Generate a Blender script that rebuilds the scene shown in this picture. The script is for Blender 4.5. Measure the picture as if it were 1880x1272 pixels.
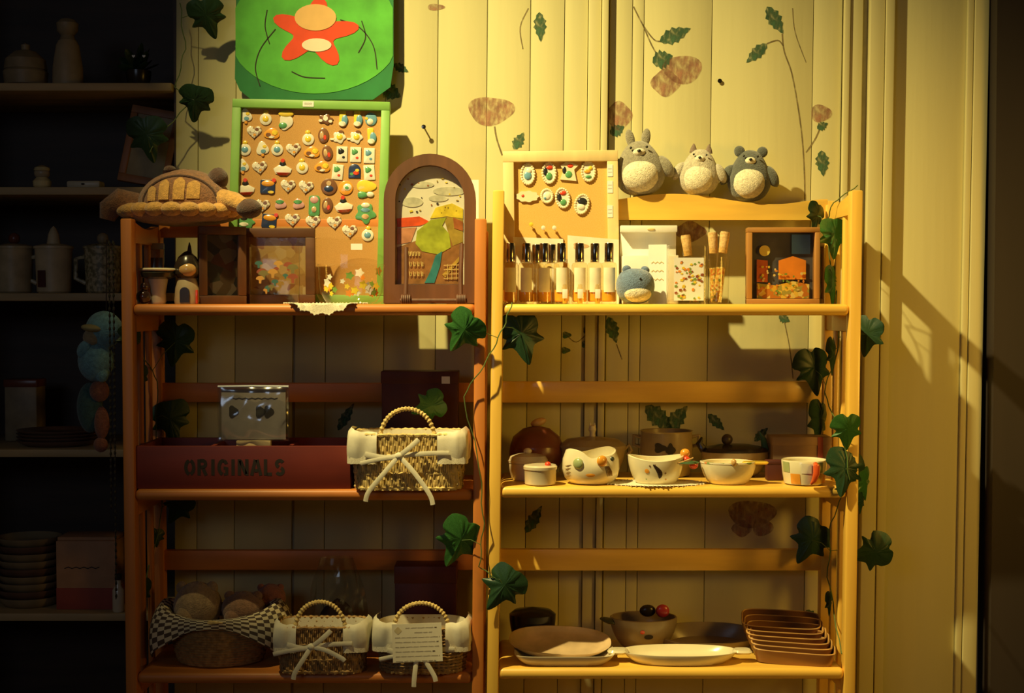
import bpy, bmesh, math, random
from math import sin, cos, pi, radians, sqrt, atan2
from mathutils import Vector, Matrix
random.seed(7)
for o in list(bpy.data.objects): bpy.data.objects.remove(o)
SC = bpy.context.scene; COL = SC.collection

# ------------------------------------------------------------------ camera
F = 2583.0; D = 2.583; PITCH = math.atan(78/F); ZC = 1.25
cd = bpy.data.cameras.new('camera'); cam = bpy.data.objects.new('camera', cd); COL.objects.link(cam)
cd.sensor_fit = 'HORIZONTAL'; cd.sensor_width = 36; cd.lens = F*36/1880
cam.location = (0, -D, ZC); cam.rotation_euler = (pi/2-PITCH, 0, 0); SC.camera = cam
# ------------------------------------------------------------------ world, lights, exposure
w = bpy.data.worlds.new('world'); SC.world = w; w.use_nodes = True
bg = w.node_tree.nodes['Background']; bg.inputs[0].default_value = (1.0, .60, .26, 1); bg.inputs[1].default_value = .020
def light(name, typ, loc, target, energy, col, **k):
    l = bpy.data.lights.new(name, typ); o = bpy.data.objects.new(name, l); COL.objects.link(o)
    l.energy = energy; l.color = col; o.location = loc
    o.rotation_euler = (Vector(target)-Vector(loc)).to_track_quat('-Z', 'Y').to_euler()
    for a, b in k.items(): setattr(l, a, b)
    return o
light('ceiling_spot', 'SPOT', (-.85, -.68, 2.82), (.50, .15, .84), 300, (1, .80, .32), spot_size=radians(65), spot_blend=1.0, shadow_soft_size=.022)
light('side_lamp', 'SPOT', (1.40, -.95, 1.28), (.68, .28, 1.02), 23, (1, .55, .07), shadow_soft_size=.16, spot_size=radians(86), spot_blend=1.0)
light('shop_window', 'AREA', (-1.3, -3.4, 1.9), (-.4, 0, .95), 3.0, (.62, .78, 1.0), shape='RECTANGLE', size=.9, size_y=.6)
SC.cycles.transparent_max_bounces = 24
vs = SC.view_settings; vs.view_transform = 'Standard'; vs.look = 'None'; vs.exposure = .22; vs.gamma = 1; vs.use_curve_mapping = False

# ------------------------------------------------------------------ pixel <-> place helpers (1880x1272 frame)
FW = Vector((0, cos(PITCH), -sin(PITCH))); UP = Vector((0, sin(PITCH), cos(PITCH)))
def ray(px, py): return FW*F + Vector((1, 0, 0))*(px-940) + UP*(636-py)
def P(px, py, Y=0.0):
    d = ray(px, py); t = (Y+D)/d.y; return Vector((0, -D, ZC)) + d*t
def on(px, py, Z):
    d = ray(px, py); t = (Z-ZC)/d.z; return Vector((0, -D, ZC)) + d*t
def U(Y): return (D+Y)/F
def X(px, Y=0.0): return (px-940)*U(Y)

# ------------------------------------------------------------------ materials
MATS = {}
def mat(name, col, rough=.5, var=.12, scale=30, stretch=(1, 1, 1), bump=0.0, bscale=None, metal=0, spec=.5, coat=0, sheen=0, sub=0, emit=0):
    if name in MATS: return MATS[name]
    m = bpy.data.materials.new(name); m.use_nodes = True; nt = m.node_tree; N = nt.nodes; L = nt.links
    b = N['Principled BSDF']; b.inputs['Roughness'].default_value = rough; b.inputs['Metallic'].default_value = metal
    b.inputs['Specular IOR Level'].default_value = spec
    if coat: b.inputs['Coat Weight'].default_value = coat; b.inputs['Coat Roughness'].default_value = .08
    if sheen: b.inputs['Sheen Weight'].default_value = sheen; b.inputs['Sheen Roughness'].default_value = .6
    tc = N.new('ShaderNodeTexCoord'); mp = N.new('ShaderNodeMapping'); mp.inputs['Scale'].default_value = stretch
    L.new(tc.outputs['Object'], mp.inputs[0])
    nz = N.new('ShaderNodeTexNoise'); nz.inputs['Scale'].default_value = scale; nz.inputs['Detail'].default_value = 5
    L.new(mp.outputs[0], nz.inputs[0])
    cr = N.new('ShaderNodeValToRGB'); cr.color_ramp.elements[0].position = .3; cr.color_ramp.elements[1].position = .7
    cr.color_ramp.elements[0].color = tuple(c*(1-var) for c in col)+(1,)
    cr.color_ramp.elements[1].color = tuple(min(1, c*(1+var)) for c in col)+(1,)
    L.new(nz.outputs[0], cr.inputs[0]); L.new(cr.outputs[0], b.inputs['Base Color'])
    if bump:
        n2 = N.new('ShaderNodeTexNoise'); n2.inputs['Scale'].default_value = bscale or scale; n2.inputs['Detail'].default_value = 4
        L.new(mp.outputs[0], n2.inputs[0])
        bp = N.new('ShaderNodeBump'); bp.inputs['Strength'].default_value = bump; bp.inputs['Distance'].default_value = .004
        L.new(n2.outputs[0], bp.inputs['Height']); L.new(bp.outputs[0], b.inputs['Normal'])
    MATS[name] = m; return m
def glass(name, tint=(1, 1, 1), clear=.86, rough=.03):
    """thin clear sheet: transparent with a fresnel gloss"""
    if name in MATS: return MATS[name]
    m = bpy.data.materials.new(name); m.use_nodes = True; nt = m.node_tree; N = nt.nodes; L = nt.links
    N.remove(N['Principled BSDF']); out = N['Material Output']
    tr = N.new('ShaderNodeBsdfTransparent'); tr.inputs[0].default_value = tuple(tint)+(1,)
    gl = N.new('ShaderNodeBsdfGlossy'); gl.inputs['Roughness'].default_value = rough
    lw = N.new('ShaderNodeLayerWeight'); lw.inputs[0].default_value = .5
    fr = N.new('ShaderNodeMath'); fr.operation = 'POWER'; fr.inputs[1].default_value = 5; L.new(lw.outputs['Facing'], fr.inputs[0])
    nz = N.new('ShaderNodeTexNoise'); nz.inputs['Scale'].default_value = 40
    bp = N.new('ShaderNodeBump'); bp.inputs['Strength'].default_value = .05; L.new(nz.outputs[0], bp.inputs['Height'])
    L.new(bp.outputs[0], gl.inputs['Normal'])
    ad = N.new('ShaderNodeMath'); ad.operation = 'ADD'; ad.inputs[1].default_value = (1-clear)*.5; L.new(fr.outputs[0], ad.inputs[0])
    mx = N.new('ShaderNodeMixShader'); L.new(ad.outputs[0], mx.inputs[0]); L.new(tr.outputs[0], mx.inputs[1]); L.new(gl.outputs[0], mx.inputs[2])
    L.new(mx.outputs[0], out.inputs[0]); MATS[name] = m; return m
def paint(name, col, scale=60, lo=.42, hi=.6, amt=.9):
    """thin patchy paint: what the brush missed stays clear"""
    if name in MATS: return MATS[name]
    m = mat(name, col, .8, .35, 45); nt = m.node_tree; N = nt.nodes; L = nt.links
    tc = N.new('ShaderNodeTexCoord'); mp = N.new('ShaderNodeMapping'); mp.inputs['Scale'].default_value = (1.6, 1, .8); L.new(tc.outputs['Object'], mp.inputs[0])
    nz = N.new('ShaderNodeTexNoise'); nz.inputs['Scale'].default_value = scale; nz.inputs['Detail'].default_value = 6; L.new(mp.outputs[0], nz.inputs[0])
    mr = N.new('ShaderNodeMapRange'); mr.inputs[1].default_value = lo; mr.inputs[2].default_value = hi; mr.inputs[3].default_value = .12; mr.inputs[4].default_value = amt
    L.new(nz.outputs[0], mr.inputs[0]); L.new(mr.outputs[0], N['Principled BSDF'].inputs['Alpha']); return m
def speckle(name, c0, c1, scale=300, pos=.55, rough=.8, c2=None):
    if name in MATS: return MATS[name]
    m = mat(name, c0, rough); nt = m.node_tree; N = nt.nodes
    cr = [n for n in N if n.type == 'VALTORGB'][0]; nz = [n for n in N if n.type == 'TEX_NOISE'][0]; nz.inputs['Scale'].default_value = scale
    e = cr.color_ramp.elements; e[0].color = tuple(c0)+(1,); e[0].position = pos-.08; e[1].color = tuple(c1)+(1,); e[1].position = pos+.08
    if c2: k = e.new(.36); k.color = tuple(c2)+(1,)
    return m
def mosaic(name, cols, scale=60, rough=.25):
    """patches of flat print colours"""
    if name in MATS: return MATS[name]
    m = bpy.data.materials.new(name); m.use_nodes = True; N = m.node_tree.nodes; L = m.node_tree.links
    b = N['Principled BSDF']; b.inputs['Roughness'].default_value = rough
    tc = N.new('ShaderNodeTexCoord'); vo = N.new('ShaderNodeTexVoronoi'); vo.inputs['Scale'].default_value = scale
    L.new(tc.outputs['Object'], vo.inputs[0]); sp = N.new('ShaderNodeSeparateColor'); L.new(vo.outputs['Color'], sp.inputs[0])
    cr = N.new('ShaderNodeValToRGB'); cr.color_ramp.interpolation = 'CONSTANT'; e = cr.color_ramp.elements
    for i, c in enumerate(cols):
        k = e[i] if i < 2 else e.new(i/len(cols))
        k.position = i/len(cols); k.color = tuple(c)+(1,)
    L.new(sp.outputs[0], cr.inputs[0]); L.new(cr.outputs[0], b.inputs['Base Color']); MATS[name] = m; return m
def gingham(name, scale):
    m = mat(name, (.7, .65, .5), .9, .05); N = m.node_tree.nodes; L = m.node_tree.links
    uv = N.new('ShaderNodeTexCoord'); ck = N.new('ShaderNodeTexChecker'); ck.inputs['Scale'].default_value = scale
    ck.inputs[1].default_value = (.76, .68, .46, 1); ck.inputs[2].default_value = (.10, .07, .05, 1)
    L.new(uv.outputs['UV'], ck.inputs[0]); L.new(ck.outputs[0], N['Principled BSDF'].inputs['Base Color']); return m
LX = (.12, 1, 1); LZ = (1, 1, .08); LY = (1, .12, 1)
pine_x = mat('pine_along', (.93, .545, .09), .40, .16, 34, LX, .06, coat=.25)
pine_z = mat('pine_upright', (.93, .545, .09), .40, .16, 34, LZ, .06, coat=.25)
pine_y = mat('pine_depth', (.93, .545, .09), .40, .16, 34, LY, .06, coat=.25)
red_x = mat('red_pine_along', (.62, .215, .04), .45, .2, 34, LX, .06)
red_z = mat('red_pine_upright', (.62, .215, .04), .45, .2, 34, LZ, .06)
red_y = mat('red_pine_depth', (.62, .215, .04), .45, .2, 34, LY, .06)
wallp = mat('cream_paint', (.67, .62, .31), .7, .05, 14, (1, 1, .06), .12, 60)
wallb = mat('groove_backing_board', (.50, .43, .27), .9, .1)  # board behind the planks, a darker tone than their paint
trimp = mat('cream_trim_paint', (.66, .60, .30), .55, .05, 20, (1, 1, .05), .06)
darkw = mat('dark_wood', (.06, .033, .018), .55, .3, 30, LX, .1)
dshelf = mat('old_shelf_wood', (.52, .38, .18), .6, .2, 30, LX, .1)
walnut = mat('walnut', (.12, .05, .02), .45, .35, 30, LZ, .08)
walnut_x = mat('walnut_along', (.12, .05, .02), .45, .35, 30, LX, .08)
oak = mat('light_oak', (.78, .60, .28), .5, .12, 30, LZ, .05)
cork = speckle('cork', (.52, .27, .075), (.60, .33, .10), 700, .5)
cork2 = speckle('pale_cork', (.68, .40, .095), (.75, .46, .13), 700, .5)
white = mat('white_card', (.86, .85, .80), .6, .03)
cream = mat('cream_ceramic', (.82, .74, .50), .22, .06, 20, coat=.5)
cotton = mat('cream_cotton', (.82, .77, .60), .95, .07, 60, bump=.25, bscale=1600)
lace = speckle('cream_lace', (.45, .38, .24), (.86, .80, .62), 900, .42, .95)
straw = mat('straw', (.70, .52, .20), .6, .3, 120, bump=.3)
straw_d = mat('brown_straw', (.42, .25, .09), .7, .35, 120, bump=.3)
black = mat('black_gloss', (.012, .011, .010), .25, .1)
ink = mat('dark_ink', (.03, .022, .018), .8, .1)
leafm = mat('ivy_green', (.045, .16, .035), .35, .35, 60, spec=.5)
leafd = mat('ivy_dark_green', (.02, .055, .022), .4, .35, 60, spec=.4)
stemm = mat('vine_stem', (.10, .16, .04), .6, .2)
steel = mat('dark_metal', (.30, .27, .22), .22, .1, metal=1)
clearg = glass('clear_glass')
tumblg = glass('tumbler_glass', (.995, .99, .96), .93)

# ------------------------------------------------------------------ mesh helpers
class MB:
    def dish(s, prof, sx, sy, pw=2.0, n=48, mi=0, fn=None):
        V = []; Fc = []
        for r, z in prof:
            for i in range(n):
                a = 2*pi*i/n; c, q = cos(a), sin(a); x = abs(c)**(2/pw)*(1 if c > 0 else -1)*r*sx; y = abs(q)**(2/pw)*(1 if q > 0 else -1)*r*sy
                V.append((x, y, z+(fn(a, r, z) if fn else 0)))
        for j in range(len(prof)-1):
            for i in range(n): k = (i+1) % n; Fc.append((j*n+i, j*n+k, (j+1)*n+k, (j+1)*n+i))
        return s.add(V, Fc, mi)
    def __init__(s): s.v = []; s.f = []; s.m = []; s.uv = None
    def add(s, V, Fc, mi=0):
        n = len(s.v); s.v += [tuple(q) for q in V]; s.f += [tuple(n+i for i in f) for f in Fc]; s.m += [mi]*len(Fc); return s
    def box(s, x0, x1, y0, y1, z0, z1, mi=0, b=0.0, R=None):
        if b:
            bm = bmesh.new(); bmesh.ops.create_cube(bm, size=1)
            for q in bm.verts: q.co = Vector(((x0+x1)/2+q.co.x*(x1-x0), (y0+y1)/2+q.co.y*(y1-y0), (z0+z1)/2+q.co.z*(z1-z0)))
            b = min(b, .45*min(x1-x0, y1-y0, z1-z0))
            bmesh.ops.bevel(bm, geom=bm.edges[:], offset=b, segments=2 if b < .005 else 4, profile=.5, affect='EDGES')
            V = [q.co.copy() for q in bm.verts]; bm.verts.index_update(); Fc = [[q.index for q in f.verts] for f in bm.faces]; bm.free()
        else:
            V = [Vector((x, y, z)) for x in (x0, x1) for y in (y0, y1) for z in (z0, z1)]
            Fc = [(0, 1, 3, 2), (4, 6, 7, 5), (0, 4, 5, 1), (2, 3, 7, 6), (0, 2, 6, 4), (1, 5, 7, 3)]
        if R: V = [R @ q for q in V]
        return s.add(V, Fc, mi)
    def lathe(s, prof, n=32, sx=1, sy=1, c=(0, 0, 0), mi=0, cap=True, R=None):
        V = []; Fc = []
        for r, z in prof:
            for i in range(n):
                a = 2*pi*i/n; V.append(Vector((r*cos(a)*sx, r*sin(a)*sy, z)))
        for j in range(len(prof)-1):
            for i in range(n): k = (i+1) % n; Fc.append((j*n+i, j*n+k, (j+1)*n+k, (j+1)*n+i))
        if cap:
            if prof[0][0] > 1e-5: Fc.append(tuple(range(n-1, -1, -1)))
            if prof[-1][0] > 1e-5: Fc.append(tuple((len(prof)-1)*n+i for i in range(n)))
        if R: V = [R @ q for q in V]
        return s.add([q+Vector(c) for q in V], Fc, mi)
    def ell(s, c, r, n=20, m=12, mi=0, R=None, wob=0, seed=0):
        rr = random.Random(seed); ph = [rr.uniform(0, 6) for _ in range(4)]
        V = []; Fc = []
        for j in range(m+1):
            t = pi*j/m
            for i in range(n):
                a = 2*pi*i/n; d = Vector((sin(t)*cos(a), sin(t)*sin(a), cos(t)))
                k = 1+wob*(sin(3*a+ph[0])*sin(2*t+ph[1])+sin(5*a+ph[2])*sin(4*t+ph[3])*.5)
                q = Vector((d.x*r[0]*k, d.y*r[1]*k, d.z*r[2]*k))
                V.append((R @ q if R else q)+Vector(c))
        for j in range(m):
            for i in range(n): k = (i+1) % n; Fc.append((j*n+i, (j+1)*n+i, (j+1)*n+k, j*n+k))
        return s.add(V, Fc, mi)
    def tube(s, pts, r, n=8, mi=0, closed=False):
        pts = [Vector(q) for q in pts]; N = len(pts); V = []; Fc = []
        rad = r if hasattr(r, '__len__') else [r]*N
        up = Vector((0.13, .97, .2))
        for i, q in enumerate(pts):
            a = pts[(i-1) % N] if (closed or i > 0) else q; b = pts[(i+1) % N] if (closed or i < N-1) else q
            t = (b-a).normalized() if (b-a).length > 1e-9 else Vector((0, 0, 1))
            e = t.cross(up)
            if e.length < 1e-4: e = t.cross(Vector((1, 0, 0)))
            e.normalize(); g = e.cross(t)
            for k in range(n): an = 2*pi*k/n; V.append(q+(e*cos(an)+g*sin(an))*rad[i])
        for i in range(N if closed else N-1):
            j = (i+1) % N
            for k in range(n): l = (k+1) % n; Fc.append((i*n+k, i*n+l, j*n+l, j*n+k))
        if not closed: Fc.append(tuple(range(n-1, -1, -1))); Fc.append(tuple((N-1)*n+k for k in range(n)))
        return s.add(V, Fc, mi)
    def prism(s, out, y0, y1, mi=0, R=None):
        """outline in x,z pushed from y0 (front) to y1"""
        n = len(out); V = [Vector((x, y0, z)) for x, z in out]+[Vector((x, y1, z)) for x, z in out]
        Fc = [tuple(range(n)), tuple(range(2*n-1, n-1, -1))]+[(i, i+n, (i+1) % n+n, (i+1) % n) for i in range(n)]
        if R: V = [R @ q for q in V]
        return s.add(V, Fc, mi)
    def ring(s, out, inn, y0, y1, mi=0):
        """frame between two outlines with the same number of points"""
        n = len(out); V = []
        for y in (y0, y1):
            V += [Vector((x, y, z)) for x, z in out]; V += [Vector((x, y, z)) for x, z in inn]
        Fc = []
        for i in range(n):
            k = (i+1) % n
            Fc += [(i, k, n+k, n+i), (2*n+i, 3*n+i, 3*n+k, 2*n+k), (i, 2*n+i, 2*n+k, k), (n+i, n+k, 3*n+k, 3*n+i)]
        return s.add(V, Fc, mi)
    def stroke(s, pts, w, y0, y1, mi=0):
        """flat ribbon in the x,z plane"""
        pts = [Vector((a, b)) for a, b in pts]; N = len(pts); A = []; B = []
        for i, q in enumerate(pts):
            a = pts[max(0, i-1)]; b = pts[min(N-1, i+1)]; t = (b-a).normalized() if (b-a).length > 0 else Vector((1, 0)); nn = Vector((-t.y, t.x))*w/2
            A.append(q+nn); B.append(q-nn)
        return s.prism([(q.x, q.y) for q in A]+[(q.x, q.y) for q in reversed(B)], y0, y1, mi)
    def sheet(s, fn, nu, nv, thick=0, mi=0, uvs=False):
        g = [[Vector(fn(i/nu, j/nv)) for i in range(nu+1)] for j in range(nv+1)]; V = [q for r in g for q in r]; Fc = []
        for j in range(nv):
            for i in range(nu): a = j*(nu+1)+i; Fc.append((a, a+1, a+nu+2, a+nu+1))
        if uvs: s.uv = [(i/nu, j/nv) for j in range(nv+1) for i in range(nu+1)]
        return s.add(V, Fc, mi)
def rot(ax, deg): return Matrix.Rotation(radians(deg), 3, ax)
def obj(name, mb, mats, parent=None, smooth=35, label=None, cat=None, group=None, kind=None, loc=None):
    me = bpy.data.meshes.new(name); me.from_pydata([tuple(q) for q in mb.v], [], mb.f)
    if not isinstance(mats, (list, tuple)): mats = [mats]
    for m in mats: me.materials.append(m)
    if len(mats) > 1: me.polygons.foreach_set('material_index', [min(i, len(mats)-1) for i in mb.m])
    if mb.uv:
        l = me.uv_layers.new(name='uv')
        for lp in me.loops:
            if lp.vertex_index < len(mb.uv): l.data[lp.index].uv = mb.uv[lp.vertex_index]
    bm = bmesh.new(); bm.from_mesh(me); bmesh.ops.recalc_face_normals(bm, faces=bm.faces[:]); bm.to_mesh(me); bm.free()
    if smooth: me.polygons.foreach_set('use_smooth', [True]*len(me.polygons)); me.set_sharp_from_angle(angle=radians(smooth))
    o = bpy.data.objects.new(name, me); COL.objects.link(o)
    if parent: o.parent = parent
    if loc is not None: o.location = loc
    tag(o, label, cat, group, kind); return o
def tag(o, label=None, cat=None, group=None, kind=None):
    if label: o['label'] = label
    if cat: o['category'] = cat
    if group: o['group'] = group
    if kind: o['kind'] = kind
    return o
def thing(name, label, cat, loc, group=None, rz=0, R=None):
    o = bpy.data.objects.new(name, None); COL.objects.link(o); o.empty_display_size = .02
    o.location = loc; o.rotation_euler = R.to_euler() if R else (0, 0, radians(rz)); tag(o, label, cat, group); return o
def dup(root, loc, label=None, R=None):
    def cp(o, par):
        c = o.copy(); COL.objects.link(c); c.parent = par
        for ch in [q for q in bpy.data.objects if q.parent == o]: cp(ch, c)
        return c
    r = cp(root, None); r.location = loc
    if R is not None: r.rotation_euler = R
    if label: r['label'] = label
    return r
def curve2(pts, k=8):
    pts = [Vector(q) for q in pts]; o = []; m = len(pts)-1
    for i in range(m):
        p0, p1, p2, p3 = pts[max(0, i-1)], pts[i], pts[i+1], pts[min(m, i+2)]
        for j in range(k): q = j/k; v = .5*((2*p1)+(-p0+p2)*q+(2*p0-5*p1+4*p2-p3)*q*q+(-p0+3*p1-3*p2+p3)*q**3); o.append((v.x, v.y))
    return o+[(pts[-1].x, pts[-1].y)]
def circ(cx, cz, rx, rz, n=32, a0=0, a1=2*pi): return [(cx+rx*cos(a0+(a1-a0)*i/n), cz+rz*sin(a0+(a1-a0)*i/n)) for i in range(n)]
def rrect(x0, x1, z0, z1, r, n=4):
    o = []
    for cx, cz, a in ((x1-r, z0+r, -pi/2), (x1-r, z1-r, 0), (x0+r, z1-r, pi/2), (x0+r, z0+r, pi)):
        o += [(cx+r*cos(a+pi/2*i/n), cz+r*sin(a+pi/2*i/n)) for i in range(n+1)]
    return o

# ================================================================== SETTING
W = .285
LEAN = .010
fl = MB().box(-2.2, 2.0, -3.6, 1.0, -.05, 0); obj('floor', fl, mat('floor_boards', (.16, .09, .04), .6, .3, 20, LY, .1), kind='structure', smooth=0)
ZB, ZT = 0.0, 3.05
obj('ceiling', MB().box(-2.2, 2.0, -3.6, 1.0, 3.05, 3.10), mat('ceiling_paint', (.20, .16, .11), .9, .05), kind='structure', smooth=0)
def lean_box(x0, x1, y0, y1, z0=ZB, z1=ZT, b=.0012):
    mb = MB().box(x0, x1, y0, y1, z0, z1, b=b)
    mb.v = [(x+LEAN*(z-1.25), y, z) for x, y, z in mb.v]; return mb
wall_back = obj('wall_back', lean_box(X(322, W)+.004, X(1806, W), W+.007, W+.03, b=0), wallb, kind='structure', smooth=0)
seams = [322, 363, 432, 540, 598, 705, 800, 890, 969, 1031, 1074, 1113, 1155, 1176, 1300, 1485, 1538]
for i in range(len(seams)-1):
    if seams[i] == 1074: continue
    g = .0030 if seams[i] == 540 else .0007
    h = .0030 if seams[i+1] == 540 else .0007
    obj('plank', lean_box(X(seams[i], W)+g, X(seams[i+1], W)-h, W, W+.0075, b=.0006), wallp, wall_back)
obj('plank', lean_box(X(1630, W)+.001, X(1768, W)-.001, W, W+.0075, b=.0006), wallp, wall_back)
def trim(n, pieces):
    t = bpy.data.objects.new('trim_%d' % n, None); COL.objects.link(t); t['kind'] = 'structure'
    for a, b, y in pieces: obj('batten', lean_box(X(a, W)+.0006, X(b, W)-.0006, W-y, W+.0075, b=.002), trimp, t)
trim(1, [(1074, 1098, .008), (1098, 1111, .016)])
trim(2, [(1539, 1551, .010), (1551, 1575, .005)])
trim(3, [(1585, 1613, .014), (1613, 1630, .018)])
trim(4, [(1764, 1776, .008), (1776, 1803, .012)])
wr = MB().box(X(1806, W)+.004, X(1806, W)+.42, W-.05, W+.03, 0, ZT)
obj('wall_right', wr, mat('dark_door_paint', (.026, .017, .013), .7, .1, 20, LZ), kind='structure')
# ---- murals, flat paint on the boards
paint_r = paint('faded_rose_paint', (.40, .19, .12), 70, .38, .72, .62)
paint_g = paint('leaf_green_paint', (.06, .14, .07), 90, .32, .62, .80)
paint_s = paint('stem_paint', (.26, .20, .09), 60, .3, .6, .75)
def mural(name, outline, m, y=W-.0006):
    mb = MB(); q = [P(a, b, y) for a, b in outline]; c = sum(q, Vector())/len(q)
    mb.prism([(v.x-c.x, v.z-c.z) for v in q], 0, .0004); obj(name, mb, m, wall_back, smooth=0, loc=c)
def blob(cx, cy, rx, ry, n=28, k=5, amp=.12, ph=0, a=0):
    o = []
    for i in range(n):
        t = 2*pi*i/n; r = 1+amp*cos(k*t+ph); x = rx*r*cos(t); y = ry*r*sin(t); o.append((cx+x*cos(a)-y*sin(a), cy+x*sin(a)+y*cos(a)))
    return o
def leafpx(x0, y0, x1, y1, wd, teeth=5):
    L_, R_ = [], []; dx, dy = x1-x0, y1-y0; l = sqrt(dx*dx+dy*dy); nx, ny = -dy/l, dx/l; n = teeth*2
    for i in range(1, n):
        t = i/n; ww = wd/2*sin(pi*t**.8)*(1.15 if i % 2 else .8)
        L_.append((x0+dx*t+nx*ww, y0+dy*t+ny*ww)); R_.append((x0+dx*t-nx*ww, y0+dy*t-ny*ww))
    return [(x0, y0)]+L_+[(x1, y1)]+R_[::-1]
def stemline(pts, wd=3, name='painted_stem'):
    mb = MB(); q = [P(a, b, W-.0005) for a, b in curve2(pts, 5)]; c = q[0]
    mb.stroke([(v.x-c.x, v.z-c.z) for v in q], wd*U(W), 0, .0003); obj(name, mb, paint_s, wall_back, smooth=0, loc=c)
for a in [(901, 203, 42, 26, 28, 3, .10, 1), (1222, 152, 26, 24, 28, 4, .08, 0), (1253, 127, 36, 26, 28, 3, .07, 2), (1136, 212, 24, 25, 24, 4, .08), (1507, 208, 19, 16, 24, 3, .1),
          (1380, 943, 44, 25, 26, 3, .08, 1), (1362, 970, 18, 15, 20, 4, .08), (1400, 968, 19, 16, 20, 3, .08), (1267, 425, 28, 18, 22, 4, .1), (800, 13, 16, 6, 20, 3, .1)]: mural('painted_flower', blob(*a), paint_r)
for a in [(990, 22, 993, 77, 22), (1211, 76, 1268, 52, 28), (1198, 115, 1235, 102, 34), (1408, 12, 1438, 62, 26), (1408, 80, 1370, 115, 22), (1508, 276, 1512, 324, 24), (1120, 246, 1146, 232, 22),
          (943, 274, 962, 243, 20), (1500, 236, 1520, 226, 16), (1117, 582, 1132, 630, 24), (965, 978, 995, 928, 22), (1480, 1120, 1500, 1145, 20), (1185, 745, 1235, 790, 34), (1225, 790, 1262, 745, 30),
          (1300, 760, 1330, 790, 18), (722, 118, 750, 132, 16), (700, 160, 736, 178, 30), (620, 790, 650, 740, 18), (1430, 580, 1450, 590, 16), (1385, 810, 1410, 785, 16)]: mural('painted_leaf', leafpx(*a), paint_g)
for x, y in [(1040, 615), (1078, 606), (1038, 643), (1075, 632)]: mural('painted_bud', blob(x, y, 8, 6, 16, 3, .2), paint_g)
stemline([(908, 232), (912, 255), (922, 285)], 3); stemline([(1163, 12), (1180, 45), (1200, 72), (1213, 76)], 2.5); stemline([(1180, 45), (1195, 80), (1205, 98)], 2.5)
stemline([(1436, 62), (1440, 95), (1455, 140), (1470, 230), (1476, 300), (1478, 372)], 2.5); stemline([(1408, 80), (1428, 74), (1438, 84)], 2.5); stemline([(1505, 236), (1496, 256), (1480, 280)], 2.5)
stemline([(970, 15), (955, 50), (960, 90)], 2); stemline([(1455, 15), (1460, 60), (1480, 115)], 1.5); stemline([(1132, 632), (1142, 660)], 2); stemline([(1440, 590), (1450, 640), (1456, 695)], 1.8); stemline([(1040, 615), (1058, 628), (1078, 612)], 1.5)
# nails and knots
for px, py, L_ in ((779, 235, .020), (1321, 149, .003)):
    p = P(px, py, W); o = thing('nail', 'bare iron nail jutting from the wall above the arched frame' if L_ > .01 else 'small nail head in the wall under the painted bloom', 'nail', p)
    R = rot('X', 90); obj('shank', MB().lathe([(.0016, 0), (.0016, L_)], 8, R=R), steel, o); obj('head', MB().lathe([(.001, L_), (.0045, L_), (.0045, L_+.0012), (.0005, L_+.0016)], 12, R=R), steel, o)

# ================================================================== TRACK SPOTLIGHT (above the frame, carries the ceiling spot; flap added to darken the lower left)
LP = Vector((-.85, -.68, 2.82)); AX = (Vector((.50, .15, .84))-LP).normalized()
t = thing('track_spotlight', 'black track spotlight on the ceiling with a flap added to cut its light', 'spotlight', LP)
Rm = Vector((0, 0, 1)).rotation_difference(-AX).to_matrix(); blackm = mat('black_lamp_paint', (.02, .02, .02), .5)
obj('housing', MB().lathe([(.050, .004), (.052, .02), (.052, .11), (.040, .13), (.0004, .132)], 28, R=Rm), blackm, t)
obj('stem', MB().tube([-AX*.10, Vector((0, 0, .12)), Vector((0, 0, .21))], .008, 10), blackm, t)
obj('track', MB().box(-.5, .9, -.016, .016, .205, .229), blackm, t)
A_, B_ = P(200, 545, 0), P(640, 1180, 0); C_ = P(100, 1250, 0); ln = (B_-A_).normalized(); dk_ = (C_-A_); dk_ = (dk_-ln*dk_.dot(ln)).normalized(); sF = .085
q4 = [(A_-ln*1.0-LP)*sF, (B_+ln*1.0-LP)*sF, (B_+ln*1.0+dk_*1.1-LP)*sF, (A_-ln*1.0+dk_*1.1-LP)*sF]
mb = MB(); mb.add(q4+[q-AX*.0025 for q in q4], [(0, 1, 2, 3), (7, 6, 5, 4), (0, 4, 5, 1), (1, 5, 6, 2), (2, 6, 7, 3), (3, 7, 4, 0)]); obj('light_cut_flap', mb, blackm, t, smooth=0)  # added unseen flap, shaped to keep the spot off the lower left
obj('flap_arm', MB().tube([q4[3].lerp(q4[2], .5), Rm @ Vector((-.052, 0, .05))], .005, 8), blackm, t)

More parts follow.
